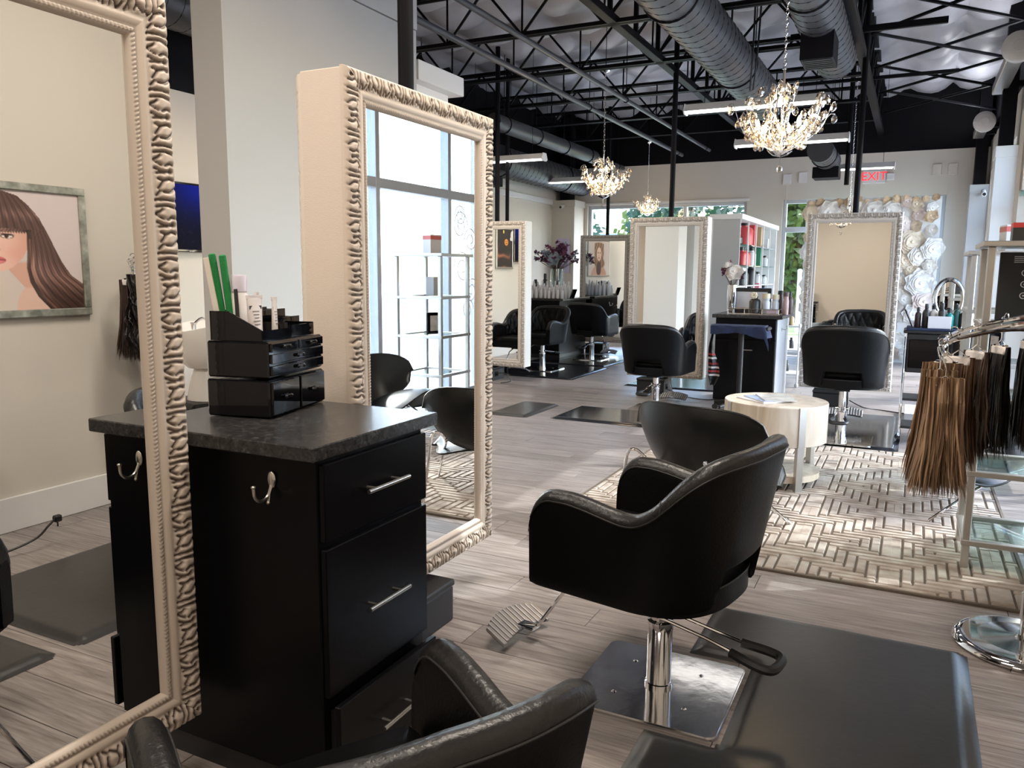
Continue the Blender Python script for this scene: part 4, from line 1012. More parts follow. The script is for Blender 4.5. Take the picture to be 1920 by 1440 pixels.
for y0, y1, lb in ((4.7,7.2,'white round ended wall tube light above the near shelf towers'),(8.75,10.7,'white round ended wall tube light at top right, nearer one'),(12.75,13.95,'white round ended wall tube light at top right, farther one')):  # first tube is added out of view to carry ceiling fill
    t = thing('wall_tube_light', lb, 'wall light', (.70,y0,3.46))
    mb = MB(); mb.M = Matrix.Rotation(R(90),4,'X'); mb.lathe([(0,.03),(.05,.03),(.055,.022),(.11,.02),(.135,.0),(.135,-.07),(.12,-.09),(0,-.09)],24); mb.M = None; mb.obj('end_cap', M['white_plastic'], t, 40)
    MB().box(-.07,.06,-.05,.07,y1-y0,.05,.01).obj('housing', M['steel'], t, 0); add_bay_fill(t, y1-y0); MB().box(.07,.3,-.03,.21,.4,.03).box(.07,y1-y0-.3,-.03,.21,y1-y0-.2,.03).obj('bracket', BP, t, 0)
t = thing('wall_sconce', 'brushed metal box sconce on the near right pier', 'wall light', (.82,7.97,2.38))
MB().box(-.08,-.10,-.27,.08,0,.27,.004).obj('housing', M['brushed'], t, 0); MB().box(-.085,-.105,-.31,.085,0,-.27,.003).obj('glass_foot', M['shelf_glass'], t, 0)
# ---------------------------------------------------------------- chandeliers
gc = random.Random(21)
cr_mesh = MB().lathe([(0,0),(.014,-.014),(.021,-.034),(.015,-.052),(0,-.064)],7).mesh('crystal', 0)
arms = MB(); cpos = []
for k in range(14):
    a = 2*math.pi*k/14+gc.uniform(-.15,.15); rr = gc.choice((.29,.24,.20)); zt = gc.choice((.05,.10,.0,.14)); c_, s_ = math.cos(a), math.sin(a)
    p = spline([(.015*c_,.015*s_,-.17),(.10*c_,.10*s_,-.13),(rr*.8*c_,rr*.8*s_,-.03),(rr*c_,rr*s_,zt)],5); arms.tube(p, .0035, 5)
    for q in (.42,.62,.8,1.0):
        b = p[int(q*(len(p)-1))]
        for e in range(3 if q < 1 else 2):
            d = (b[0]+gc.uniform(-.05,.05), b[1]+gc.uniform(-.05,.05), b[2]+gc.uniform(.01,.07)); arms.tube([b, ((b[0]+d[0])/2,(b[1]+d[1])/2,d[2]), d], .002, 4); cpos.append(d)
for k in range(5):
    a = 2*math.pi*k/5+.3; c_, s_ = math.cos(a), math.sin(a)
    p = spline([(.012*c_,.012*s_,-.05),(.06*c_,.06*s_,.12),(.075*c_,.075*s_,.24)],5); arms.tube(p, .0035, 5)
    for q in (.6,.8,1.0):
        b = p[int(q*(len(p)-1))]; d = (b[0]+gc.uniform(-.04,.04), b[1]+gc.uniform(-.04,.04), b[2]+.03); arms.tube([b,d], .002, 4); cpos.append(d)
arms.lathe([(0,-.20),(.05,-.185),(.075,-.165),(.05,-.155),(.012,-.15)],14)
arms = arms.mesh('branches', 60)
stem = MB().cyl((0,0,-.17),(0,0,.34),.009,n=10).lathe([(0,.34),(.014,.345),(.01,.36),(0,.365)],10).mesh('stem',50)
ballm = MB().ell((0,0,-.275),.021,.021,.024,8,6).cyl((0,0,-.25),(0,0,-.19),.0012,n=4).mesh('drop_ball',0)
bulbm = MB().lathe([(0,-.028),(.012,-.02),(.015,0),(.009,.024),(0,.04)],10).mesh('candle_bulb',60)
def chandelier(label, loc, zc, scale=1.0, nb=6):
    t = thing('chandelier', label, 'chandelier', loc, gc.uniform(0,6), 'amber crystal chandeliers'); t.scale = (scale,)*3
    mobj('branches', arms, M['chrome'], t); mobj('stem', stem, M['chrome'], t); mobj('drop_ball', ballm, M['crystal'], t)
    for p in cpos: mobj('crystal', cr_mesh, M['crystal'], t, loc=p, rot=(gc.uniform(-.35,.35),gc.uniform(-.35,.35),gc.uniform(0,6)))
    for k in range(nb):
        a = 2*math.pi*k/nb; r_ = .15 if k else .05; mobj('candle_bulb', bulbm, M['bulb'], t, loc=(r_*math.cos(a), r_*math.sin(a), .0 if k else .14))
    ch = MB(); z = .365; top = (zc-loc[2])/scale; k = 0
    while z < top-.03:
        pts = [(.0085*math.cos(q)*(1 if k%2 else 0), .0085*math.cos(q)*(0 if k%2 else 1), z+.0185+.018*math.sin(q)) for q in np.linspace(0,6.283,9)[:-1]]
        ch.tube(pts, .0022, 4, closed=True); z += .031; k += 1
    ch.obj('chain', M['chrome'], t, 60); MB().cyl((0,0,top),(0,0,(4.36-loc[2])/scale),.004,n=6).obj('drop_rod', BP, t)
    MB().lathe([(.012,top-.045),(.05,top-.03),(.06,top-.008),(.06,top)],18).obj('canopy', M['chrome'], t)
    l = bpy.data.lights.new('chandelier_glow', 'POINT'); l.energy = 11*scale*scale; l.color = (1,.74,.45); l.shadow_soft_size = .12
    o = bpy.data.objects.new('chandelier_glow', l); COL.objects.link(o); o.parent = t; o.location = (0,0,.03)
    return t
chandelier('lit crystal chandelier hanging over the drum table', (-.83,5.5,2.36), 3.95)
chandelier('lit crystal chandelier left of centre over bare floor, before far window', (-3.33,9.0,2.47), 3.73)
chandelier('smallest crystal chandelier seen against the bright far window', (-4.15,13.4,2.52), 3.6, .75, 4)
chandelier('crystal chandelier mostly hidden behind the tall mirror by flower wall', (-.86,12.0,2.02), 4.0, .9, 4)
# ---------------------------------------------------------------- paper flower wall
t = thing('flower_wall', 'white panel of paper roses standing in front of the far window', 'flower wall', (-.70,14.2,0))
MB().box(-.98,0,0,1.0,.03,2.62,.004).obj('panel', mat('white_fabric_panel', (.80,.79,.77), .8), t, 0)
pm = [mat('white_paper',(.84,.81,.77),.7), mat('cream_paper',(.82,.70,.54),.7), mat('gold_paper',(.78,.60,.40),.7), mat('ivory_paper',(.82,.77,.69),.7), mat('blush_paper',(.80,.67,.60),.7)]
gf = random.Random(5)
def rose_mesh(seed, layers, npet):
    g = random.Random(seed); mb = MB()
    for L_ in range(layers):
        rl = 1-.78*L_/layers; n = max(3, npet-L_); tw = g.uniform(0,1)
        for k in range(n):
            a = 2*math.pi*(k+tw)/n+g.uniform(-.1,.1); rows = []; lift = .10+.62*L_/layers; hw = 1.45*math.pi/n*rl*.62
            for i in range(7):
                u = i/6; row = []; wd = hw*math.sqrt(max(0.02,1-((u-.60)/.44)**2)) if u > .2 else hw*.42
                for j in range(5):
                    v = -1+j/2; rad = rl*(.08+.92*u)*(1-.10*v*v); hgt = lift+(.34*u*u-.20*max(0,u-.70)/.3*u)*rl+.16*v*v*u*rl
                    row.append((rad*math.cos(a)-v*wd*math.sin(a), -hgt, rad*math.sin(a)+v*wd*math.cos(a)))
                rows.append(row)
            mb.grid(rows)
    mb.ell((0,-.62,0), .13,.13,.13, 8, 6); return mb.mesh('paper_rose', 70)
rm = [rose_mesh(1,4,6), rose_mesh(2,5,7), rose_mesh(3,4,5), rose_mesh(4,5,6)]
spots = []
fixed = [(.62,1.92,.21,1),(.78,1.28,.24,0),(.40,1.55,.15,3),(.30,2.38,.19,0),(.05,2.40,.24,0),(-.62,2.42,.20,0),(-.90,2.40,.15,1),(.38,.88,.22,0),(.30,2.0,.16,3),(.72,.80,.18,0),(.5,2.2,.14,4),(.86,2.32,.12,2)]
for x, z, r_, c in fixed: spots.append((x, z, r_, c))
for k in range(900):
    x, z = gf.uniform(-.92,.92), gf.uniform(.1,2.55); r_ = gf.choice((.19,.17,.15,.12,.10)); 
    if all(math.hypot(x-a,z-b) > (r_+c)*.56 for a,b,c,_ in spots): spots.append((x,z,r_,gf.choice((0,0,1,1,3,3,4)) if z > 1.3 else gf.choice((0,0,0,3,4))))
for k in range(14): spots.append((-.9+.14*k, 2.56+gf.uniform(-.03,.05), gf.uniform(.05,.085), 2))
rmm = {}
for k, (x, z, r_, c) in enumerate(spots):
    q = (k % 4, c)
    if q not in rmm: rmm[q] = rm[k%4].copy(); rmm[q].materials.clear()
    o = mobj('paper_rose', rmm[q], pm[c], t, loc=(x,-.005,z), rot=(gf.uniform(-.3,.3),gf.uniform(0,6),gf.uniform(-.3,.3))); o.scale = (r_,r_*.6,r_)
# ---------------------------------------------------------------- posters (flat prints)
def lin(c): c = np.asarray(c, float)/255; return np.where(c <= .04045, c/12.92, ((c+.055)/1.055)**2.4)
M['print'] = vcol('satin_print', .35)
def print_mesh(name, w_, h, nu, nv, fn):
    """flat picture in the local xz plane, facing -y; fn(u, v) -> srgb, u right 0..1, v down 0..1"""
    U, V = np.meshgrid(np.linspace(0,1,nu), np.linspace(0,1,nv), indexing='ij'); C = lin(fn(U,V))
    me = bpy.data.meshes.new(name); vs = [((u-.5)*w_, 0, (.5-v)*h) for u, v in zip(U.ravel(), V.ravel())]
    fs = [(i*nv+j+1, (i+1)*nv+j+1, (i+1)*nv+j, i*nv+j) for i in range(nu-1) for j in range(nv-1)]
    me.from_pydata(vs, [], fs); ca = me.color_attributes.new('Col','FLOAT_COLOR','POINT')
    ca.data.foreach_set('color', np.concatenate([C.reshape(-1,3), np.ones((nu*nv,1))],1).astype(np.float32).ravel()); return me
def sm(a, b, x): t = np.clip((x-a)/(b-a),0,1); return t*t*(3-2*t)
def lay(C, col, m): return C*(1-m[...,None])+np.asarray(col,float)*m[...,None]
def poster_long(U, V):
    x = -560+1150*(1-U); y = 75+815*V        # print is seen mirrored, so it is laid out mirrored here
    C = np.empty(U.shape+(3,)); C[:] = (216,202,200); C = lay(C, (222,208,190), sm(300,890,y)*sm(400,-200,x))
    xr = np.interp(y, [60,85,110,170,250,350,450,550,650,720,900],[20,70,160,232,300,350,395,440,505,600,800])
    xl = np.interp(y, [340,360,500,600,700,800,890],[212,206,200,190,206,255,335])
    # shoulder and neck
    C = lay(C, (230,192,174), sm(1.04,.97,np.hypot((x-235)/128,(y-900)/185))*(x < xl+12))
    C = lay(C, (220,172,152), sm(-6,6,x-np.interp(y,[560,620,740],[40,75,175]))*sm(545,575,y)*sm(745,725,y)*(x < xl+12))
    # face
    jaw = np.interp(x, [-130,-90,-40,30,100,170,205],[430,560,605,624,596,530,470])
    face = sm(-128,-112,x)*sm(6,-6,y-jaw)*sm(215,205,x)*sm(300,310,y)
    sh = sm(60,210,x); C = lay(C, (240,196,178), face); C = lay(C, (216,158,138), face*sh*.7)
    C = lay(C, (230,150,135), face*np.exp(-((x-110)/60)**2-((y-500)/50)**2)*.35)
    C = lay(C, (205,140,120), face*np.exp(-((x-8)/9)**2-((y-455)/40)**2)*.55); C = lay(C, (150,80,70), np.exp(-((x-8)/14)**2-((y-478)/7)**2)*.8)
    for ex in (76,-66):
        d = np.hypot((x-ex)/40,(y-386)/15); C = lay(C, (70,45,40), sm(1.25,.95,d)); C = lay(C, (238,226,220), sm(1.0,.85,d)*sm(380,384,y)); C = lay(C, (72,48,38), sm(1.1,.9,np.hypot((x-ex+4)/14,(y-386)/14)))
        C = lay(C, (30,20,18), np.exp(-((x-ex)/42)**4-((y-374-(x-ex)*.06)/4.5)**2)*.95)
        C = lay(C, (86,58,46), np.exp(-((x-ex+14)/46)**4-((y-352)/7)**2)*.9)
    lp = np.hypot((x-6)/52,(y-549)/25); C = lay(C, (214,112,112), sm(1.05,.9,lp)); C = lay(C, (130,52,58), np.exp(-((y-545-.0015*(x-6)**2)/3.2)**2)*sm(1.05,.9,lp)); C = lay(C, (240,160,158), np.exp(-((x-20)/22)**2-((y-560)/7)**2)*.6)
    # hair
    top = np.where(x > 20, 82+.02*np.abs(x-20), 84+((x-20)/15.5)**2*.9)
    bang = sm(-6,6,y-top)*sm(366,352,y+6*np.sin(x*.35))*sm(-190,-175,x)*(x < xr)
    side = (x > xl)*(x < xr)*(y > 335)*sm(8,-2,x-xr)*sm(-2,8,x-xl)
    left = sm(-175,-190,x)*sm(-300,-285,x)*sm(-6,6,y-top)*sm(700,600,y)
    hm = np.clip(bang+side+left,0,1)
    t = np.where(y > 335, (x-xl)/(xr-xl+1), (x-20)/(np.abs(xr-20)+40))
    s = .5+.22*np.sin(t*38+2*np.sin(y*.012))+.16*np.sin(t*91+y*.006)+.12*np.sin(t*170+1.3)
    hc = np.array((64,44,40.))[None,None]*(1-s[...,None])+np.array((118,88,78.))[None,None]*s[...,None]
    gl = np.exp(-((y-(560+t*180))/110)**2)*(y > 335)+.7*np.exp(-((y-235)/35)**2)*(y < 350)
    hc = hc+np.array((66,54,50.))*(gl*s)[...,None]; hc = hc*(1-.25*sm(650,890,y)[...,None])
    hc = hc*(1-.45*np.exp(-((x-xl)/26)**2)*(y > 340))[...,None]+np.array((150,108,80.))*(.5*np.exp(-(t-.13)**2/.004)*(y > 400)*s)[...,None]
    return np.clip(C*(1-hm[...,None])+hc*hm[...,None],0,255)
def poster_wavy(U, V):
    x = (U-.5)*2; y = (V-.5)*2
    C = np.empty(U.shape+(3,)); C[:] = (206,192,184)
    C = lay(C, (196,150,128), sm(1.05,.95,np.hypot(x/.78,(y-1.15)/.75)))
    hw = .44+.12*np.sin(y*7+np.sign(x)*.7)*sm(-.3,.3,y); hm = sm(hw+.05,hw-.03,np.abs(x))*sm(-.92,-.86,y-.30*x*x)*sm(.62,.45,y)
    s = .5+.3*np.sin(x*26+3*np.sin(y*6))+.2*np.sin(x*55); hc = np.array((70,46,34.))*(1-s[...,None])+np.array((190,140,100.))*s[...,None]
    C = C*(1-hm[...,None])+hc*hm[...,None]
    C = lay(C, (234,196,176), sm(1.05,.95,np.hypot(x/.24,(y+.22)/.40))); C = lay(C, (60,42,40), sm(1.05,.9,np.hypot((x-.02)/.24,(y-.62)/.42)))
    for e in (-.10,.10): C = lay(C, (50,34,30), np.exp(-((x-e)/.055)**4-((y+.30)/.03)**2))
    C = lay(C, (190,84,84), np.exp(-(x/.085)**4-((y-.0)/.035)**2)); C = lay(C, (190,140,120), np.exp(-(x/.03)**2-((y+.13)/.06)**2)*.6)
    return np.clip(C,0,255)
def poster_dark(U, V):
    x = U*2-1; y = V*2-1; C = np.empty(U.shape+(3,)); C[:] = (34,32,34)
    s = np.sin(9*np.hypot(x-.6,y-.1)+5*np.sin(2*x+y)); m = sm(.2,1,s)*sm(-.2,.6,y+.3*x)
    C = lay(C, (150,84,60), m*.8); return lay(C, (190,130,100), sm(.93,1,s)*sm(-.1,.6,y+.2*x)*.6)
def poster(label, loc, rz, w_, h, fn, nu, nv, fm, fw=.05):
    t = thing('wall_poster', label, 'picture', loc, rz)
    mobj('print', print_mesh('print', w_, h, nu, nv, fn), M['print'], t, loc=(0,-.018,0))
    MB().box(-w_/2,-.016,-h/2,w_/2,0,h/2).obj('backing', M['rubber_dull'], t, 0)
    for x0,z0,x1,z1 in ((-w_/2-fw,h/2,w_/2+fw,h/2+fw),(-w_/2-fw,-h/2-fw,w_/2+fw,-h/2),(-w_/2-fw,-h/2,-w_/2,h/2),(w_/2,-h/2,w_/2+fw,h/2)):
        MB().box(x0,-.032,z0,x1,0,z1,.005).obj('moulding', fm, t, 0)
    return t
silver = ramp_noise('cracked_silver_leaf', [(.3,(.20,.21,.17)),(.55,(.42,.43,.37)),(.7,(.62,.62,.56))], 14, (1,1,1), rough=.35, bump=.7, metal=.5)
# right wall print: facing -x; local +x runs towards -y
poster('silver framed print of woman with long straight brown hair, reflected in nearest mirror', (.908,2.553,1.51), R(-90), .92, .63, poster_long, 240, 160, silver, .042)
poster('grey framed portrait of woman with wavy hair, reflected in the far mirror', (XW0+.002,9.85,1.72), R(90), 1.25, .74, poster_wavy, 120, 90, M['steel'], .03)
pd = poster('dark hair print with ghost and pumpkin stickers, reflected in half hidden mirror', (XW0+.002,6.28,1.80), R(90), .55, .62, poster_dark, 60, 60, M['steel'], .03)
st_ = MB(); st_.ell((-.26,-.024,.22),.055,.003,.075).ell((-.235,-.024,.16),.05,.003,.035); st_.obj('ghost_sticker', M['white_plastic'], pd)
MB().ell((-.05,-.024,.10),.07,.003,.055).obj('pumpkin_sticker', mat('pumpkin_orange',(.75,.28,.04),.5), pd)
mb = MB(); mb.ell((-.072,-.028,.115),.010,.001,.010).ell((-.028,-.028,.115),.010,.001,.010).box(-.08,-.029,.075,-.02,-.026,.085); mb.obj('pumpkin_face', M['rubber_dull'], pd)
MB().ell((.05,-.024,.27),.025,.003,.03).obj('moon_sticker', mat('moon_yellow',(.8,.65,.15),.5), pd)
# ---------------------------------------------------------------- left background: television and shampoo unit
t = thing('television', 'flat television with dark blue picture on the left wall', 'television', (XW0+.002,5.47,1.90), R(90))
MB().box(-.50,-.05,-.32,.50,-.01,.32,.006).obj('housing', M['gloss_black'], t, 0)
def tvpic(U,V):
    C = np.empty(U.shape+(3,)); C[:] = (6,8,26); C = lay(C, (10,30,150), np.exp(-((U-.7)/.5)**2-((V)/.45)**2)); s = np.sin(30*U+9*np.sin(11*V))*np.sin(23*V+6*np.sin(9*U)); return lay(C, (60,70,96), sm(.7,1,s)*.35*sm(.25,.5,V))
me = print_mesh('picture', .96, .60, 60, 40, tvpic)
m_, t_, b_ = newmat('glowing_picture'); a_ = t_.nodes.new('ShaderNodeVertexColor'); a_.layer_name = 'Col'; t_.links.new(a_.outputs[0], b_.inputs['Emission Color']); b_.inputs['Specular IOR Level'].default_value = .0; b_.inputs['Emission Strength'].default_value = .5; b_.inputs['Base Color'].default_value = (.01,.01,.012,1); b_.inputs['Roughness'].default_value = .5
mobj('picture', me, m_, t, loc=(0,-.0505,0))
MB().box(-.03,-.052,-.316,.03,-.0505,-.311).obj('maker_strip', M['white_plastic'], t, 0)
t = thing('shampoo_unit', 'white ceramic shampoo bowl on black backwash couch, left of the partition', 'shampoo unit', (-5.15,4.72,0), R(160))
rows = []
for i in range(9):
    q = i/8
    rr = [.16,.215,.245,.26,.262,.250,.235,.19,.06][i]; zz = [.62,.68,.76,.86,.92,.925,.88,.80,.76][i]
    rows.append([(rr*1.25*math.cos(a)*(1.0), rr*1.1*math.sin(a)-.02*q, zz+(.06*math.cos(a)**2+ (-.07 if math.sin(a) < -.8 else 0))*(1 if 3 <= i <= 6 else .2)) for a in np.linspace(0,2*math.pi,33)])
mb = MB(); mb.grid(rows); mb.obj('bowl', mat('white_ceramic',(.82,.80,.76),.12,coat=.5), t, 60)
MB().lathe([(.20,.35),(.17,.5),(.13,.62)],24).obj('bowl_pedestal', mat('white_ceramic_2',(.80,.78,.74),.15), t)
MB().box(-.28,-.20,0,.28,.28,.36,.03).obj('plinth', M['leather'], t)
MB().box(-.30,-1.05,.12,.30,-.22,.42,.05).box(-.36,-1.05,.15,-.27,-.25,.62,.04).box(.27,-1.05,.15,.36,-.25,.62,.04).obj('couch', M['leather'], t)
MB().box(-.28,-.42,.38,.28,-.24,.86,.05).obj('couch_back', M['leather'], t)
MB().cyl((.02,.12,.90),(.02,.12,.98),.02).tube(spline([(.02,.12,.97),(.02,.05,1.02),(.02,-.02,.98)],5),.012,8).box(-.02,.11,.975,.06,.13,.99).obj('faucet', M['chrome'], t)
MB().tube(spline([(.15,-.25,.74),(.17,-.28,.5),(.15,-.27,.2),(.2,-.29,.02)],6),.012,8).obj('hose', M['steel'], t)
# ---------------------------------------------------------------- display cubby with products
cx0, cx1, cy0, cy1, cz = -2.50, -2.12, 11.0, 14.15, 2.18
t = thing('display_cabinet', 'white open display cabinet with hair products, behind the station with towel stand', 'cabinet', ((cx0+cx1)/2,(cy0+cy1)/2,0))
hx, hy = (cx1-cx0)/2, (cy1-cy0)/2; W_ = M['white']
MB().box(-hx,-hy,0,-hx+.02,hy,cz).obj('back_panel', W_, t, 0)
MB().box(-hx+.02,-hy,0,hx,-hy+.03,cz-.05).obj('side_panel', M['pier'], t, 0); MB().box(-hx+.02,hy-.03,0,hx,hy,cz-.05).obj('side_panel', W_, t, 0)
MB().box(-hx-.03,-hy-.03,cz-.05,hx+.03,hy,cz+.02,.004).obj('cornice', W_, t, 0)
cw = (cy1-cy0-.06)/5
for k in range(1,5): MB().box(-hx+.02,-hy+.03+cw*k-.01,0,hx-.24,-hy+.03+cw*k+.01,cz-.05).box(hx-.02,-hy+.03+cw*k-.012,0,hx-.004,-hy+.03+cw*k+.012,cz-.05).obj('divider', W_, t, 0)
lev = [.10,.40,.69,.98,1.24,1.525,1.815]
for z in lev:
    for k in range(5):
        g_ = z in (1.525,1.815)
        MB().box(-hx+.02,-hy+.03+cw*k+.01,z-.012,hx-.015,-hy+.03+cw*(k+1)-.01,z).obj('shelf', M['shelf_glass'] if g_ else W_, t, 0)
pmats = {}
def pm_(c, r_=.35):
    if c not in pmats: pmats[c] = mat('plastic_%d'%len(pmats), c, r_)
    return pmats[c]
def bottle(label, loc, r_, h, col, capcol, kind='bottle', neck=.45, group=None, caph=.18, mtl=None):
    t = thing('product_bottle', label, 'bottle', loc, random.uniform(-.3,.3), group)
    MB().lathe([(r_*.92,0),(r_,.006),(r_,h*(.80-caph)),(r_*.8,h*(.9-caph)),(r_*neck,h*(.95-caph)),(r_*neck,h*(1-caph))],14).obj('bottle_body', mtl or pm_(col), t)
    MB().lathe([(r_*neck*1.15,h*(1-caph)),(r_*neck*1.1,h*.98),(r_*neck*.9,h),(0,h)],12).obj('cap', pm_(capcol), t); return t
RED, BLK, WHT, GLD, BLU, GRN, PNK, LIL = (.55,.06,.06),(.02,.02,.022),(.74,.72,.72),(.50,.36,.20),(.10,.22,.42),(.05,.25,.14),(.75,.25,.30),(.55,.45,.70)
cn = ['first','second','third','fourth','fifth']
items = {1.815:[('b',BLK,.09,.13),('bb',RED,.12,.34),('c',RED,.12,.42),('c',GLD,.14,.40),('c',WHT,.09,.16)],
 1.525:[('b',BLK,.06,.26),('b3',RED,.07,.26),('b',WHT,.07,.28),('c',GRN,.10,.33),('b',WHT,.06,.18)],
 1.24:[('b2',BLK,.06,.26),('b2',BLK,.07,.25),('b',BLK,.08,.33),('b',WHT,.07,.20),('b',WHT,.06,.15)],
 .98:[('c',WHT,.20,.20),('b',GRN,.05,.16),('b',BLU,.08,.24),('c',PNK,.12,.28),('b',BLU,.06,.24)]}
cname = {BLK:'black',RED:'red',GLD:'gold',WHT:'white',GRN:'green',BLU:'blue',PNK:'pink'}
rown = {1.815:'top',1.525:'second',1.24:'third',.98:'fourth'}
for z, row in items.items():
    for k, (kd, c, w_, h) in enumerate(row):
        yb = cy0+.03+cw*(k+.5); x = cx1-.12
        if kd == 'c': prod_box('%s carton in %s column, %s row of display cabinet'%(cname[c],cn[k],rown[z]), (x,yb,z+.0005), .10, w_*2, h, c)
        else:
            n = {'b':1,'bb':1,'b2':2,'b3':3}[kd]
            for i in range(n): bottle('%s%s bottle in %s column, %s row of display cabinet'%(('','left ','middle ')[0] if n == 1 else ('near ','middle ','far ')[i], cname[c],cn[k],rown[z]), (x,yb+(i-(n-1)/2)*w_*2.3,z+.0005), w_, h, c, BLK if c != BLK else WHT)
# ---------------------------------------------------------------- things on the station with the towel stand
SZ = .9855
t = thing('wire_tray', 'brass railed tray holding bottles on the middle station', 'tray', (-1.50,8.80,SZ))
MB().box(-.26,-.13,0,.26,.13,.010,.002).obj('tray_base', M['mirror'], t, 0)
mb = MB(); z = .055
mb.tube([(-.26,-.13,z),(.26,-.13,z),(.26,.13,z),(-.26,.13,z)],.004,6,closed=True)
for x in (-.26,-.09,.09,.26):
    for y in (-.13,.13): mb.cyl((x,y,.005),(x,y,z),.0035,n=6)
mb.obj('tray_rail', mat('soft_brass',(.62,.52,.40),.25,1), t)
t = thing('sign_frame', 'dark picture frame with white card at back of middle station', 'frame', (-1.60,9.06,SZ))
for x0,z0,x1,z1 in ((-.22,0,.22,.04),(-.22,.23,.22,.27),(-.22,.04,-.18,.23),(.18,.04,.22,.23)): MB().box(x0,-.012,z0,x1,.012,z1,.003).obj('moulding', M['rubber_dull'], t, 0)
MB().box(-.18,-.004,.04,.18,.004,.23).obj('card', M['white_plastic'], t, 0)
T = SZ+.0105
bottle('dark squat bottle tied with cream flower, on brass tray', (-1.50,8.76,T), .060, .20, (.03,.025,.022), BLK)
t = thing('fabric_flower', 'cream fabric flower tied to the dark squat bottle', 'flower', (-1.50,8.68,T+.19))
for k in range(7):
    a = k*.9; MB().ell((.022*math.cos(a),-.004,.022*math.sin(a)),.020,.010,.016,8,6).obj('petal', pm_((.78,.68,.48)), t)
bottle('frosted bottle with cream cap, left one on brass tray', (-1.385,8.76,T), .042, .21, (.60,.60,.62), (.72,.62,.42), neck=.9, caph=.25)
bottle('frosted bottle with cream cap, right one on brass tray', (-1.295,8.80,T), .036, .20, (.62,.60,.60), (.72,.62,.42), neck=.9, caph=.25)
bottle('tall dark bottle at right rear of brass tray', (-1.26,8.90,T), .038, .24, (.06,.035,.035), BLK, neck=.7)
t = bottle('tall pinkish bronze spray can beside brass tray', (-1.19,8.80,SZ), .030, .235, (.50,.33,.30), (.10,.06,.06), neck=.85)
bottle('second dark bottle behind the pinkish spray can', (-1.17,8.95,SZ), .036, .24, (.10,.07,.07), BLK)
prod_box('small pink and white card on the brass tray', (-1.31,8.70,T), .10, .02, .045, (.66,.48,.50))
def vase_flowers(label, loc, r_, h, vm, cols, seed, hgt, spread, n=14, big=None):
    g = random.Random(seed); t = thing('flower_vase', label, 'vase', loc)
    MB().lathe([(r_*.8,0),(r_*.86,.01),(r_,h*.6),(r_*.95,h),(r_*.9,h),(r_*.9,h*.6),(r_*.78,.02),(0,.02)],20).obj('vase', vm, t)
    st = MB(); b = {c:MB() for c in range(len(cols))}
    for k in range(n):
        a = g.uniform(0,6.28); q = g.uniform(.15,1); p = (spread*q*math.cos(a), spread*q*math.sin(a)*.7, h+hgt*g.uniform(.35,1)*(1.1-.5*q))
        st.tube([(0,0,h*.3),(p[0]*.25,p[1]*.25,h),(p[0],p[1],p[2])],.003,4); c = k % len(cols)
        for m_ in range(7):
            u = Vector((g.uniform(-1,1),g.uniform(-1,1),g.uniform(-.4,1))).normalized(); v = u.orthogonal().normalized(); e = u.cross(v); L_ = g.uniform(.045,.075); o = Vector(p)
            b[c].add([o, o+u*L_*.5+v*L_*.32, o+u*L_, o+u*L_*.5-v*L_*.32+e*.008], [(0,1,2,3)])
    st.obj('stems', M['bark'], t, 60)
    for c, mb in b.items(): mb.obj('blossoms', pm_(cols[c], .7), t, 0, kind='stuff')
    if big:
        for (x,y,z,s,c) in big:
            o = mobj('large_bloom', rm[0].copy(), pm_(c,.7), t, loc=(x,y,z), rot=(R(-30),0,0)); o.data.materials.clear(); o.data.materials.append(pm_(c,.7)); o.scale = (s,s,s)
    return t
vase_flowers('clear vase of dark purple and grey artificial flowers on far left station', (-5.57,12.84,SZ), .12, .48, M['vase_glass'], [(.10,.02,.06),(.16,.03,.09),(.30,.34,.40)], 3, .46, .40, 84, [(0,-.12,.62,.14,(.36,.40,.46))])
vase_flowers('silver vase with white peony and maroon leaves beside tall mirror', (-1.80,9.05,SZ), .055, .30, M['scratched'], [(.12,.02,.05),(.10,.02,.04)], 8, .26, .13, 12, [(.03,-.05,.42,.105,(.82,.76,.70)),(-.05,-.02,.50,.06,(.8,.75,.7))])
# towel stand
t = thing('towel_stand', 'black T stand on casters draped with navy towel before the middle station', 'stand', (-1.53,8.25,0))
MB().cyl((0,0,.09),(0,0,.80),.028,n=16).cyl((0,0,.75),(0,0,.87),.022,n=16).obj('post', M['rubber_dull'], t)
for k in range(5):
    a = 2*math.pi*k/5+.35; lg = MB().tube([(0,0,.10),(.12*math.cos(a),.12*math.sin(a),.10),(.26*math.cos(a),.26*math.sin(a),.075)],[.028,.024,.016],8).obj('leg', M['rubber_dull'], t)
    MB().cyl((.262*math.cos(a),.262*math.sin(a)-.014,.030),(.262*math.cos(a),.262*math.sin(a)+.014,.030),.029,n=12).cyl((.262*math.cos(a),.262*math.sin(a),.03),(.262*math.cos(a),.262*math.sin(a),.078),.007,n=8).obj('caster', M['rubber_dull'], lg)
MB().box(-.28,-.10,.85,.28,.10,.885,.01).obj('tray_top', M['rubber_dull'], t)
tw = thing('navy_towel', 'navy towel draped over the top of the black T stand', 'towel', (-1.53,8.25,.886))
rows = []
for i in range(25):
    u = -1+2*i/24; row = []
    for j in range(17):
        v = -1+2*j/16; x = u*.29; y = v*.19; ov = max(0,abs(v)-.58)/.42
        dz = -.10*ov*(.85+.4*u*(u > .3)+.10*math.sin(4*u+v))-(.10*(u-.86)/.14 if u > .86 else 0)*1.2; y = math.copysign(min(abs(y),.115+.012*math.sin(9*u)*ov), v)
        row.append((min(x,.275+.02*math.sin(5*v)) if u > .86 else x, y, .010+dz+.004*math.sin(13*u)*math.sin(7*v)))
    rows.append(row)
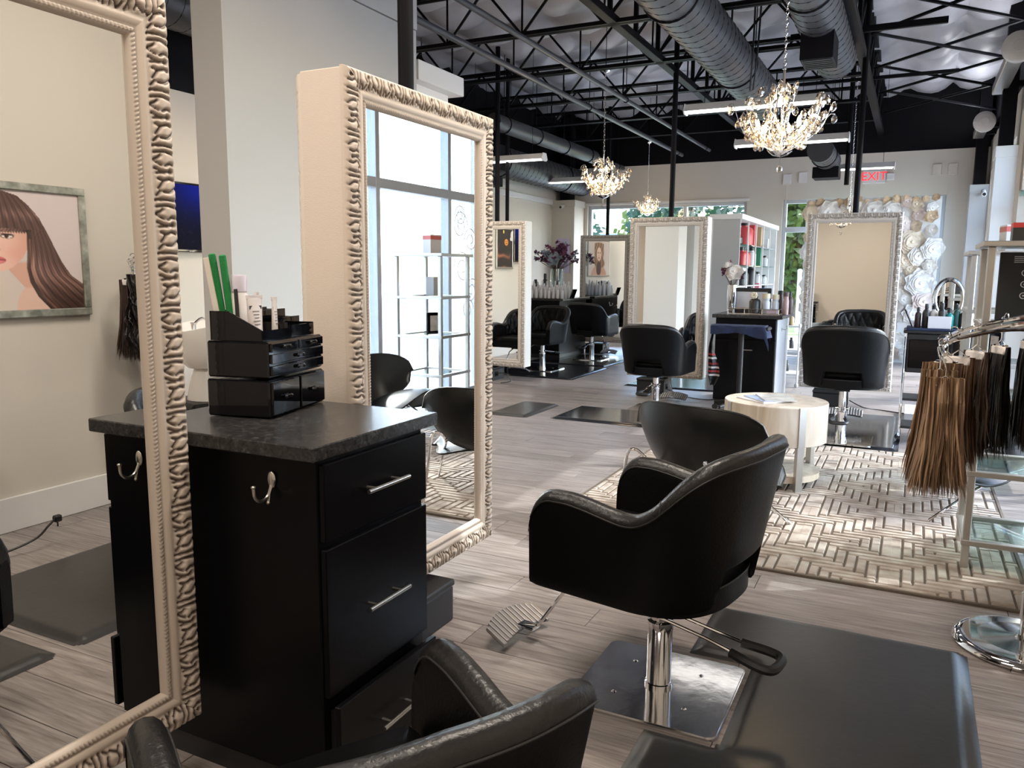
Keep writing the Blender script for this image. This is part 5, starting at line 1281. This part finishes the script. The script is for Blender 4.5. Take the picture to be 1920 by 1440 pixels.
MB().grid(rows).obj('cloth', mat('navy_towelling',(.022,.030,.065),.95,bump=.5,bscale=250), tw, 60)
sc_ = thing('patterned_scarf', 'red, white and black striped cloth hanging from the T stand', 'cloth', (-1.80,8.20,0))
rows = []
for i in range(30):
    z = .83-.56*i/29; wv = .015+.045*sm(5,22,np.array(float(i)))*(1 if i < 25 else (30-i)/6)
    rows.append([(wv*u-.02*math.sin(i*.2), .02*math.sin(u*4+i*.3), z) for u in np.linspace(-1,1,7)])
mb = MB(); mb.grid(rows); o = mb.obj('strap', M['rubber_dull'], sc_, 60)
for q, (c, a) in enumerate((((.45,.05,.05),12),((.70,.66,.62),14),((.30,.04,.05),17),((.68,.62,.60),19),((.42,.05,.06),21),((.65,.6,.58),23))):
    mb = MB(); mb.grid([[(x*1.03,y-.003,z) for x,y,z in r_] for r_ in rows[a:a+2]]); mb.obj('stripe', pm_(c,.8), sc_, 60)
# ---------------------------------------------------------------- bottles on the far left station
g = random.Random(12)
for k in range(30):
    i, j = k % 10, k // 10
    bottle('small white bottle in the crowd on the far left station', (-5.80+.078*i+g.uniform(-.012,.012), 12.0+.11*j, SZ), .028, .17+.05*j+g.uniform(-.01,.02), (.72,.68,.66), WHT, group='white bottles on the far left station')
bottle('tall black pump bottle left of the purple flowers', (-5.62,12.45,SZ), .05, .40, BLK, BLK); bottle('black bottle beside the tall pump bottle on far left station', (-5.78,12.42,SZ), .05, .30, BLK, BLK)
t = thing('hair_dryer_holder', 'dark tablet tilted beside the crowd of white bottles', 'tablet', (-4.98,12.1,SZ)); t.rotation_euler[1] = R(20)
MB().box(-.012,-.08,0,.012,.08,.16,.004).obj('tablet_body', M['gloss_black'], t, 0)
bottle('dark round appliance at left edge of the far left station', (-6.0,12.2,SZ), .10, .36, (.04,.05,.07), BLK, neck=.8)
for k, c in enumerate(((.08,.02,.09),(.02,.10,.09),(.55,.42,.25),(.80,.05,.30),(.78,.05,.32),(.03,.03,.03),(.7,.68,.66),(.05,.05,.06))):
    bottle('%s bottle in row reflected below the wavy hair portrait'%('purple','teal','tan','pink','magenta','black','white','charcoal')[k], (-6.05,9.58+.085*k,.9505), .035, .24+.02*(k%3), c, BLK if k % 2 else WHT)
# ---------------------------------------------------------------- right rear trolley with round mirror
t = thing('tool_trolley', 'black salon trolley with chrome frame beyond the hair rack', 'trolley', (.22,7.6,0))
MB().box(-.24,-.16,.60,.24,.16,.93,.008).obj('cabinet_body', M['rubber_dull'], t, 0); MB().box(-.27,-.19,.93,.27,.19,.955,.006).obj('top_tray', M['rubber_dull'], t, 0)
MB().box(-.22,-.168,.64,.22,.168-.336+.004,.88,.004).obj('door', M['gloss_black'], t, 0)
MB().box(-.25,-.18,.955,.25,.18,.975,.004).obj('towel_layer', mat('navy_layer',(.02,.03,.07),.9), t, 0)
for sx in (-1,1):
    MB().tube([(sx*.25,-.17,.05),(sx*.25,-.17,.90),(sx*.25,.17,.90),(sx*.25,.17,.05)],.011,8).obj('chrome_leg', M['chrome'], t)
MB().box(-.25,-.17,.12,.25,.17,.14).box(-.25,-.17,.36,.25,.17,.38).obj('lower_tray', M['rubber_dull'], t, 0)
for sx in (-1,1):
    for sy in (-1,1): MB().cyl((sx*.25-.014,sy*.17,.028),(sx*.25+.014,sy*.17,.028),.027,n=12).obj('caster', M['rubber_dull'], t)
ZT_ = .9755
def arch_mirror(label, loc, rz=0):
  t = thing('arch_mirror', label, 'mirror', loc, rz)
  pts = [(.105*math.cos(a), 0, .24+.16*math.sin(a)) for a in np.linspace(math.pi*1.22,-math.pi*.22,28)]
  MB().tube(pts,.020,10).obj('arch_rim', M['scratched'], t)
  MB().add([(p[0]*.93,-.004,.24+(p[2]-.24)*.93) for p in pts], [tuple(range(len(pts)))]).obj('glass', M['mirror'], t, 0)
  MB().box(-.09,-.04,0,.09,.04,.12,.01).obj('stand', M['scratched'], t, 0)
arch_mirror('silver framed arched mirror standing on the trolley', (.27,7.66,ZT_))
arch_mirror('arched mirror on the back wall station, reflected beside flower wall', (-1.72,-1.75,1.0005), math.pi)
for k, (x, y, r_, h, c, n_) in enumerate(((.05,7.52,.024,.17,(.05,.03,.03),'slim dark'),(.11,7.50,.030,.20,BLK,'tall black'),(.165,7.52,.034,.19,(.70,.66,.62),'pale'),(.225,7.48,.030,.21,BLK,'second tall black'),(.28,7.50,.036,.16,(.02,.22,.20),'teal'),(.335,7.52,.026,.20,(.03,.10,.09),'dark green'),(.385,7.50,.030,.18,BLK,'short black'),(.43,7.54,.030,.19,(.45,.45,.30),'olive'))):
    bottle('%s bottle in the crowd on the trolley before arched mirror'%n_, (x,y,ZT_), r_, h, c, BLK)
prod_box('white card box with grey print at front of trolley', (.21,7.445,ZT_), .17, .02, .10, (.72,.70,.72))
t = thing('tablet', 'dark purple tablet leaning at left end of the trolley', 'tablet', (.015,7.50,ZT_+.006)); t.rotation_euler = (0,R(-24),0)
MB().box(-.006,-.09,0,.006,.09,.16,.003).obj('tablet_body', M['gloss_black'], t, 0); MB().box(.0062,-.08,.01,.0068,.08,.15).obj('screen', mat('purple_glass',(.06,.02,.07),.1), t, 0)
# side trolley behind the flower wall mirror on its left
t = thing('shelf_trolley', 'narrow pale rolling shelf full of tools left of flower wall mirror', 'trolley', (-1.36,10.6,0))
for z in (.15,.45,.75): MB().box(-.14,-.2,z,.14,.2,z+.02,.004).obj('tray', M['white'], t, 0)
for sx in (-1,1):
    for sy in (-1,1): MB().cyl((sx*.13,sy*.19,.05),(sx*.13,sy*.19,.80),.010,n=8).ell((sx*.13,sy*.19,.028),.027,.027,.027,10,6).obj('upright', M['white'], t)
for k in range(5): bottle('tool bottle on the narrow rolling shelf, %s from top'%cn[k], (-1.40+.05*(k%2),10.5+.05*k,(.7705,.7705,.4705,.4705,.1705)[k]), .035, .14, (BLK,GLD,WHT,BLK,BLK)[k], BLK)
# ---------------------------------------------------------------- small fixtures on the walls
t = thing('exit_sign', 'red lettered EXIT sign half hidden by the pole on far wall', 'sign', (-.70,YF-.002,2.98))
MB().box(-.17,-.045,-.105,.17,0,.105,.006).obj('housing', M['white_plastic'], t, 0)
mobj('lettering', text_mesh('EXIT', .185), emis('red_exit_letters', (1,.02,.03), 1.2), t, loc=(0,-.047,0), rot=(R(90),0,0))
MB().box(.185,-.05,-.06,.30,0,.05,.01).obj('emergency_lamp', M['white_plastic'], t, 0)
def camera(label, loc, rz):
    t = thing('security_camera', label, 'camera', loc, rz); MB().cyl((0,0,0),(0,-.05,-.02),.03,n=12).obj('mount', M['white_plastic'], t)
    b = MB().cyl((0,-.04,-.03),(0,-.15,-.06),.034,n=14).obj('camera_body', M['white_plastic'], t); MB().cyl((0,-.145,-.058),(0,-.153,-.061),.024,n=12).obj('lens', M['gloss_black'], b)
camera('small white security camera on the far left corner column', (-5.95,13.98,2.66), 0)
camera('small white security camera on far right corner pier', (.84,14.07,2.66), 0)
for k, (x, z, lb) in enumerate(((-2.05,3.0,'small white junction box with cord high on far wall'),(-1.80,3.02,'blank white cover plate right of the corded junction box'),(.20,3.05,'blank cover plate high on far wall, left of a pair'),(.42,3.05,'blank cover plate high on far wall, right of a pair'))):
    t = thing('junction_box', lb, 'wall plate', (x,YF-.002,z)); MB().box(-.065,-.025,-.085,.065,0,.085,.004).obj('plate', M['wall'] if k > 1 else M['white_plastic'], t, 0)
    if k == 0: MB().cyl((0,-.012,-.08),(0,-.012,-.62),.005,n=6).obj('cord', M['white_plastic'], t)
t = thing('wall_hanging', 'lilac line drawing on white paper beside purple flowers', 'picture', (-5.95,13.975,1.72)); MB().box(-.14,-.008,-.32,.14,0,.32,.002).obj('sheet', mat('lilac_paper',(.62,.56,.74),.8), t, 0)
mb = MB()
for k in range(6): mb.tube([((.02+.018*k)*math.cos(a)*(1+.4*math.sin(3*a+k)), -.010, (.05+.042*k)*math.sin(a)) for a in np.linspace(0,6.2,26)], .003, 4, closed=True)
mb.obj('drawing', mat('violet_ink',(.30,.22,.45),.8), t, 60)
# ---------------------------------------------------------------- leads and plugs
t = thing('power_lead', 'black lead trailing from the box under tall mirror by towel stand', 'cable', (0,0,0)); MB().tube(spline([(-2.52,9.1,.06),(-2.25,8.95,.01),(-2.0,8.85,.008),(-1.9,8.95,.008)],8), .006, 6).obj('lead', M['rubber_dull'], t)
t = thing('power_lead', 'black lead on floor right of box under flower wall mirror', 'cable', (0,0,0)); MB().tube(spline([(-.53,9.1,.08),(-.38,9.0,.03),(-.2,9.05,.008),(.05,8.95,.008),(.3,9.1,.008)],8), .006, 6).obj('lead', M['rubber_dull'], t)
t = thing('power_lead', 'black lead curling by box under the half hidden mirror', 'cable', (0,0,0)); MB().tube(spline([(-4.80,9.1,.10),(-4.60,9.0,.12),(-4.50,8.95,.04),(-4.62,8.9,.01)],8), .007, 6).obj('lead', M['rubber_dull'], t)
t = thing('power_lead', 'black lead with upright plug lying by the right wall, reflected', 'cable', (0,0,0))
MB().tube(spline([(.62,1.5,.008),(.60,1.9,.012),(.52,2.2,.03),(.47,2.36,.07),(.44,2.42,.13),(.46,2.47,.15)],8), .006, 6).obj('lead', M['rubber_dull'], t); MB().box(.445,2.46,.13,.475,2.50,.165,.006).cyl((.46,2.48,.13),(.46,2.48,.105),.004,n=6).obj('plug', M['rubber_dull'], t)
t = thing('power_lead', 'loop of black lead on floor at foot of the near station', 'cable', (0,0,0)); MB().tube(spline([(-1.62,1.44,.01),(-1.57,1.38,.06),(-1.50,1.42,.09),(-1.46,1.36,.03),(-1.52,1.33,.008)],8), .006, 6).obj('lead', M['rubber_dull'], t)
# hood dryer, cropped by the right edge
t = thing('hood_dryer', 'glossy black hood dryer cropped by the right picture edge', 'hair dryer', (.47,1.93,0))
rows = []
for i in range(13):
    p = -math.pi/2+math.pi*i/12; rows.append([(.235*math.cos(p)**.55*math.cos(a) if i not in (0,12) else 0, .20*math.cos(p)**.55*math.sin(a) if i not in (0,12) else 0, .995+.165*math.sin(p)) for a in np.linspace(0,2*math.pi,33)])
MB().grid(rows).obj('hood_shell', M['gloss_black'], t, 60)
MB().cyl((.1,0,.10),(.1,0,.90),.02,n=14).obj('pole', M['chrome'], t)
for k in range(5):
    a = 2*math.pi*k/5+.5; lg = MB().tube([(.1,0,.10),(.1+.22*math.cos(a),.22*math.sin(a),.07)],[.022,.014],8).obj('leg', M['rubber_dull'], t); MB().ell((.1+.22*math.cos(a),.22*math.sin(a),.03),.029,.029,.029,10,8).obj('caster', M['rubber_dull'], lg)
t = thing('floor_box', 'flat white carton lying on floor behind flower wall mirror mat', 'box', (.28,8.75,0)); MB().box(-.28,-.3,0,.28,.3,.09,.004).obj('carton', M['white_plastic'], t, 0)
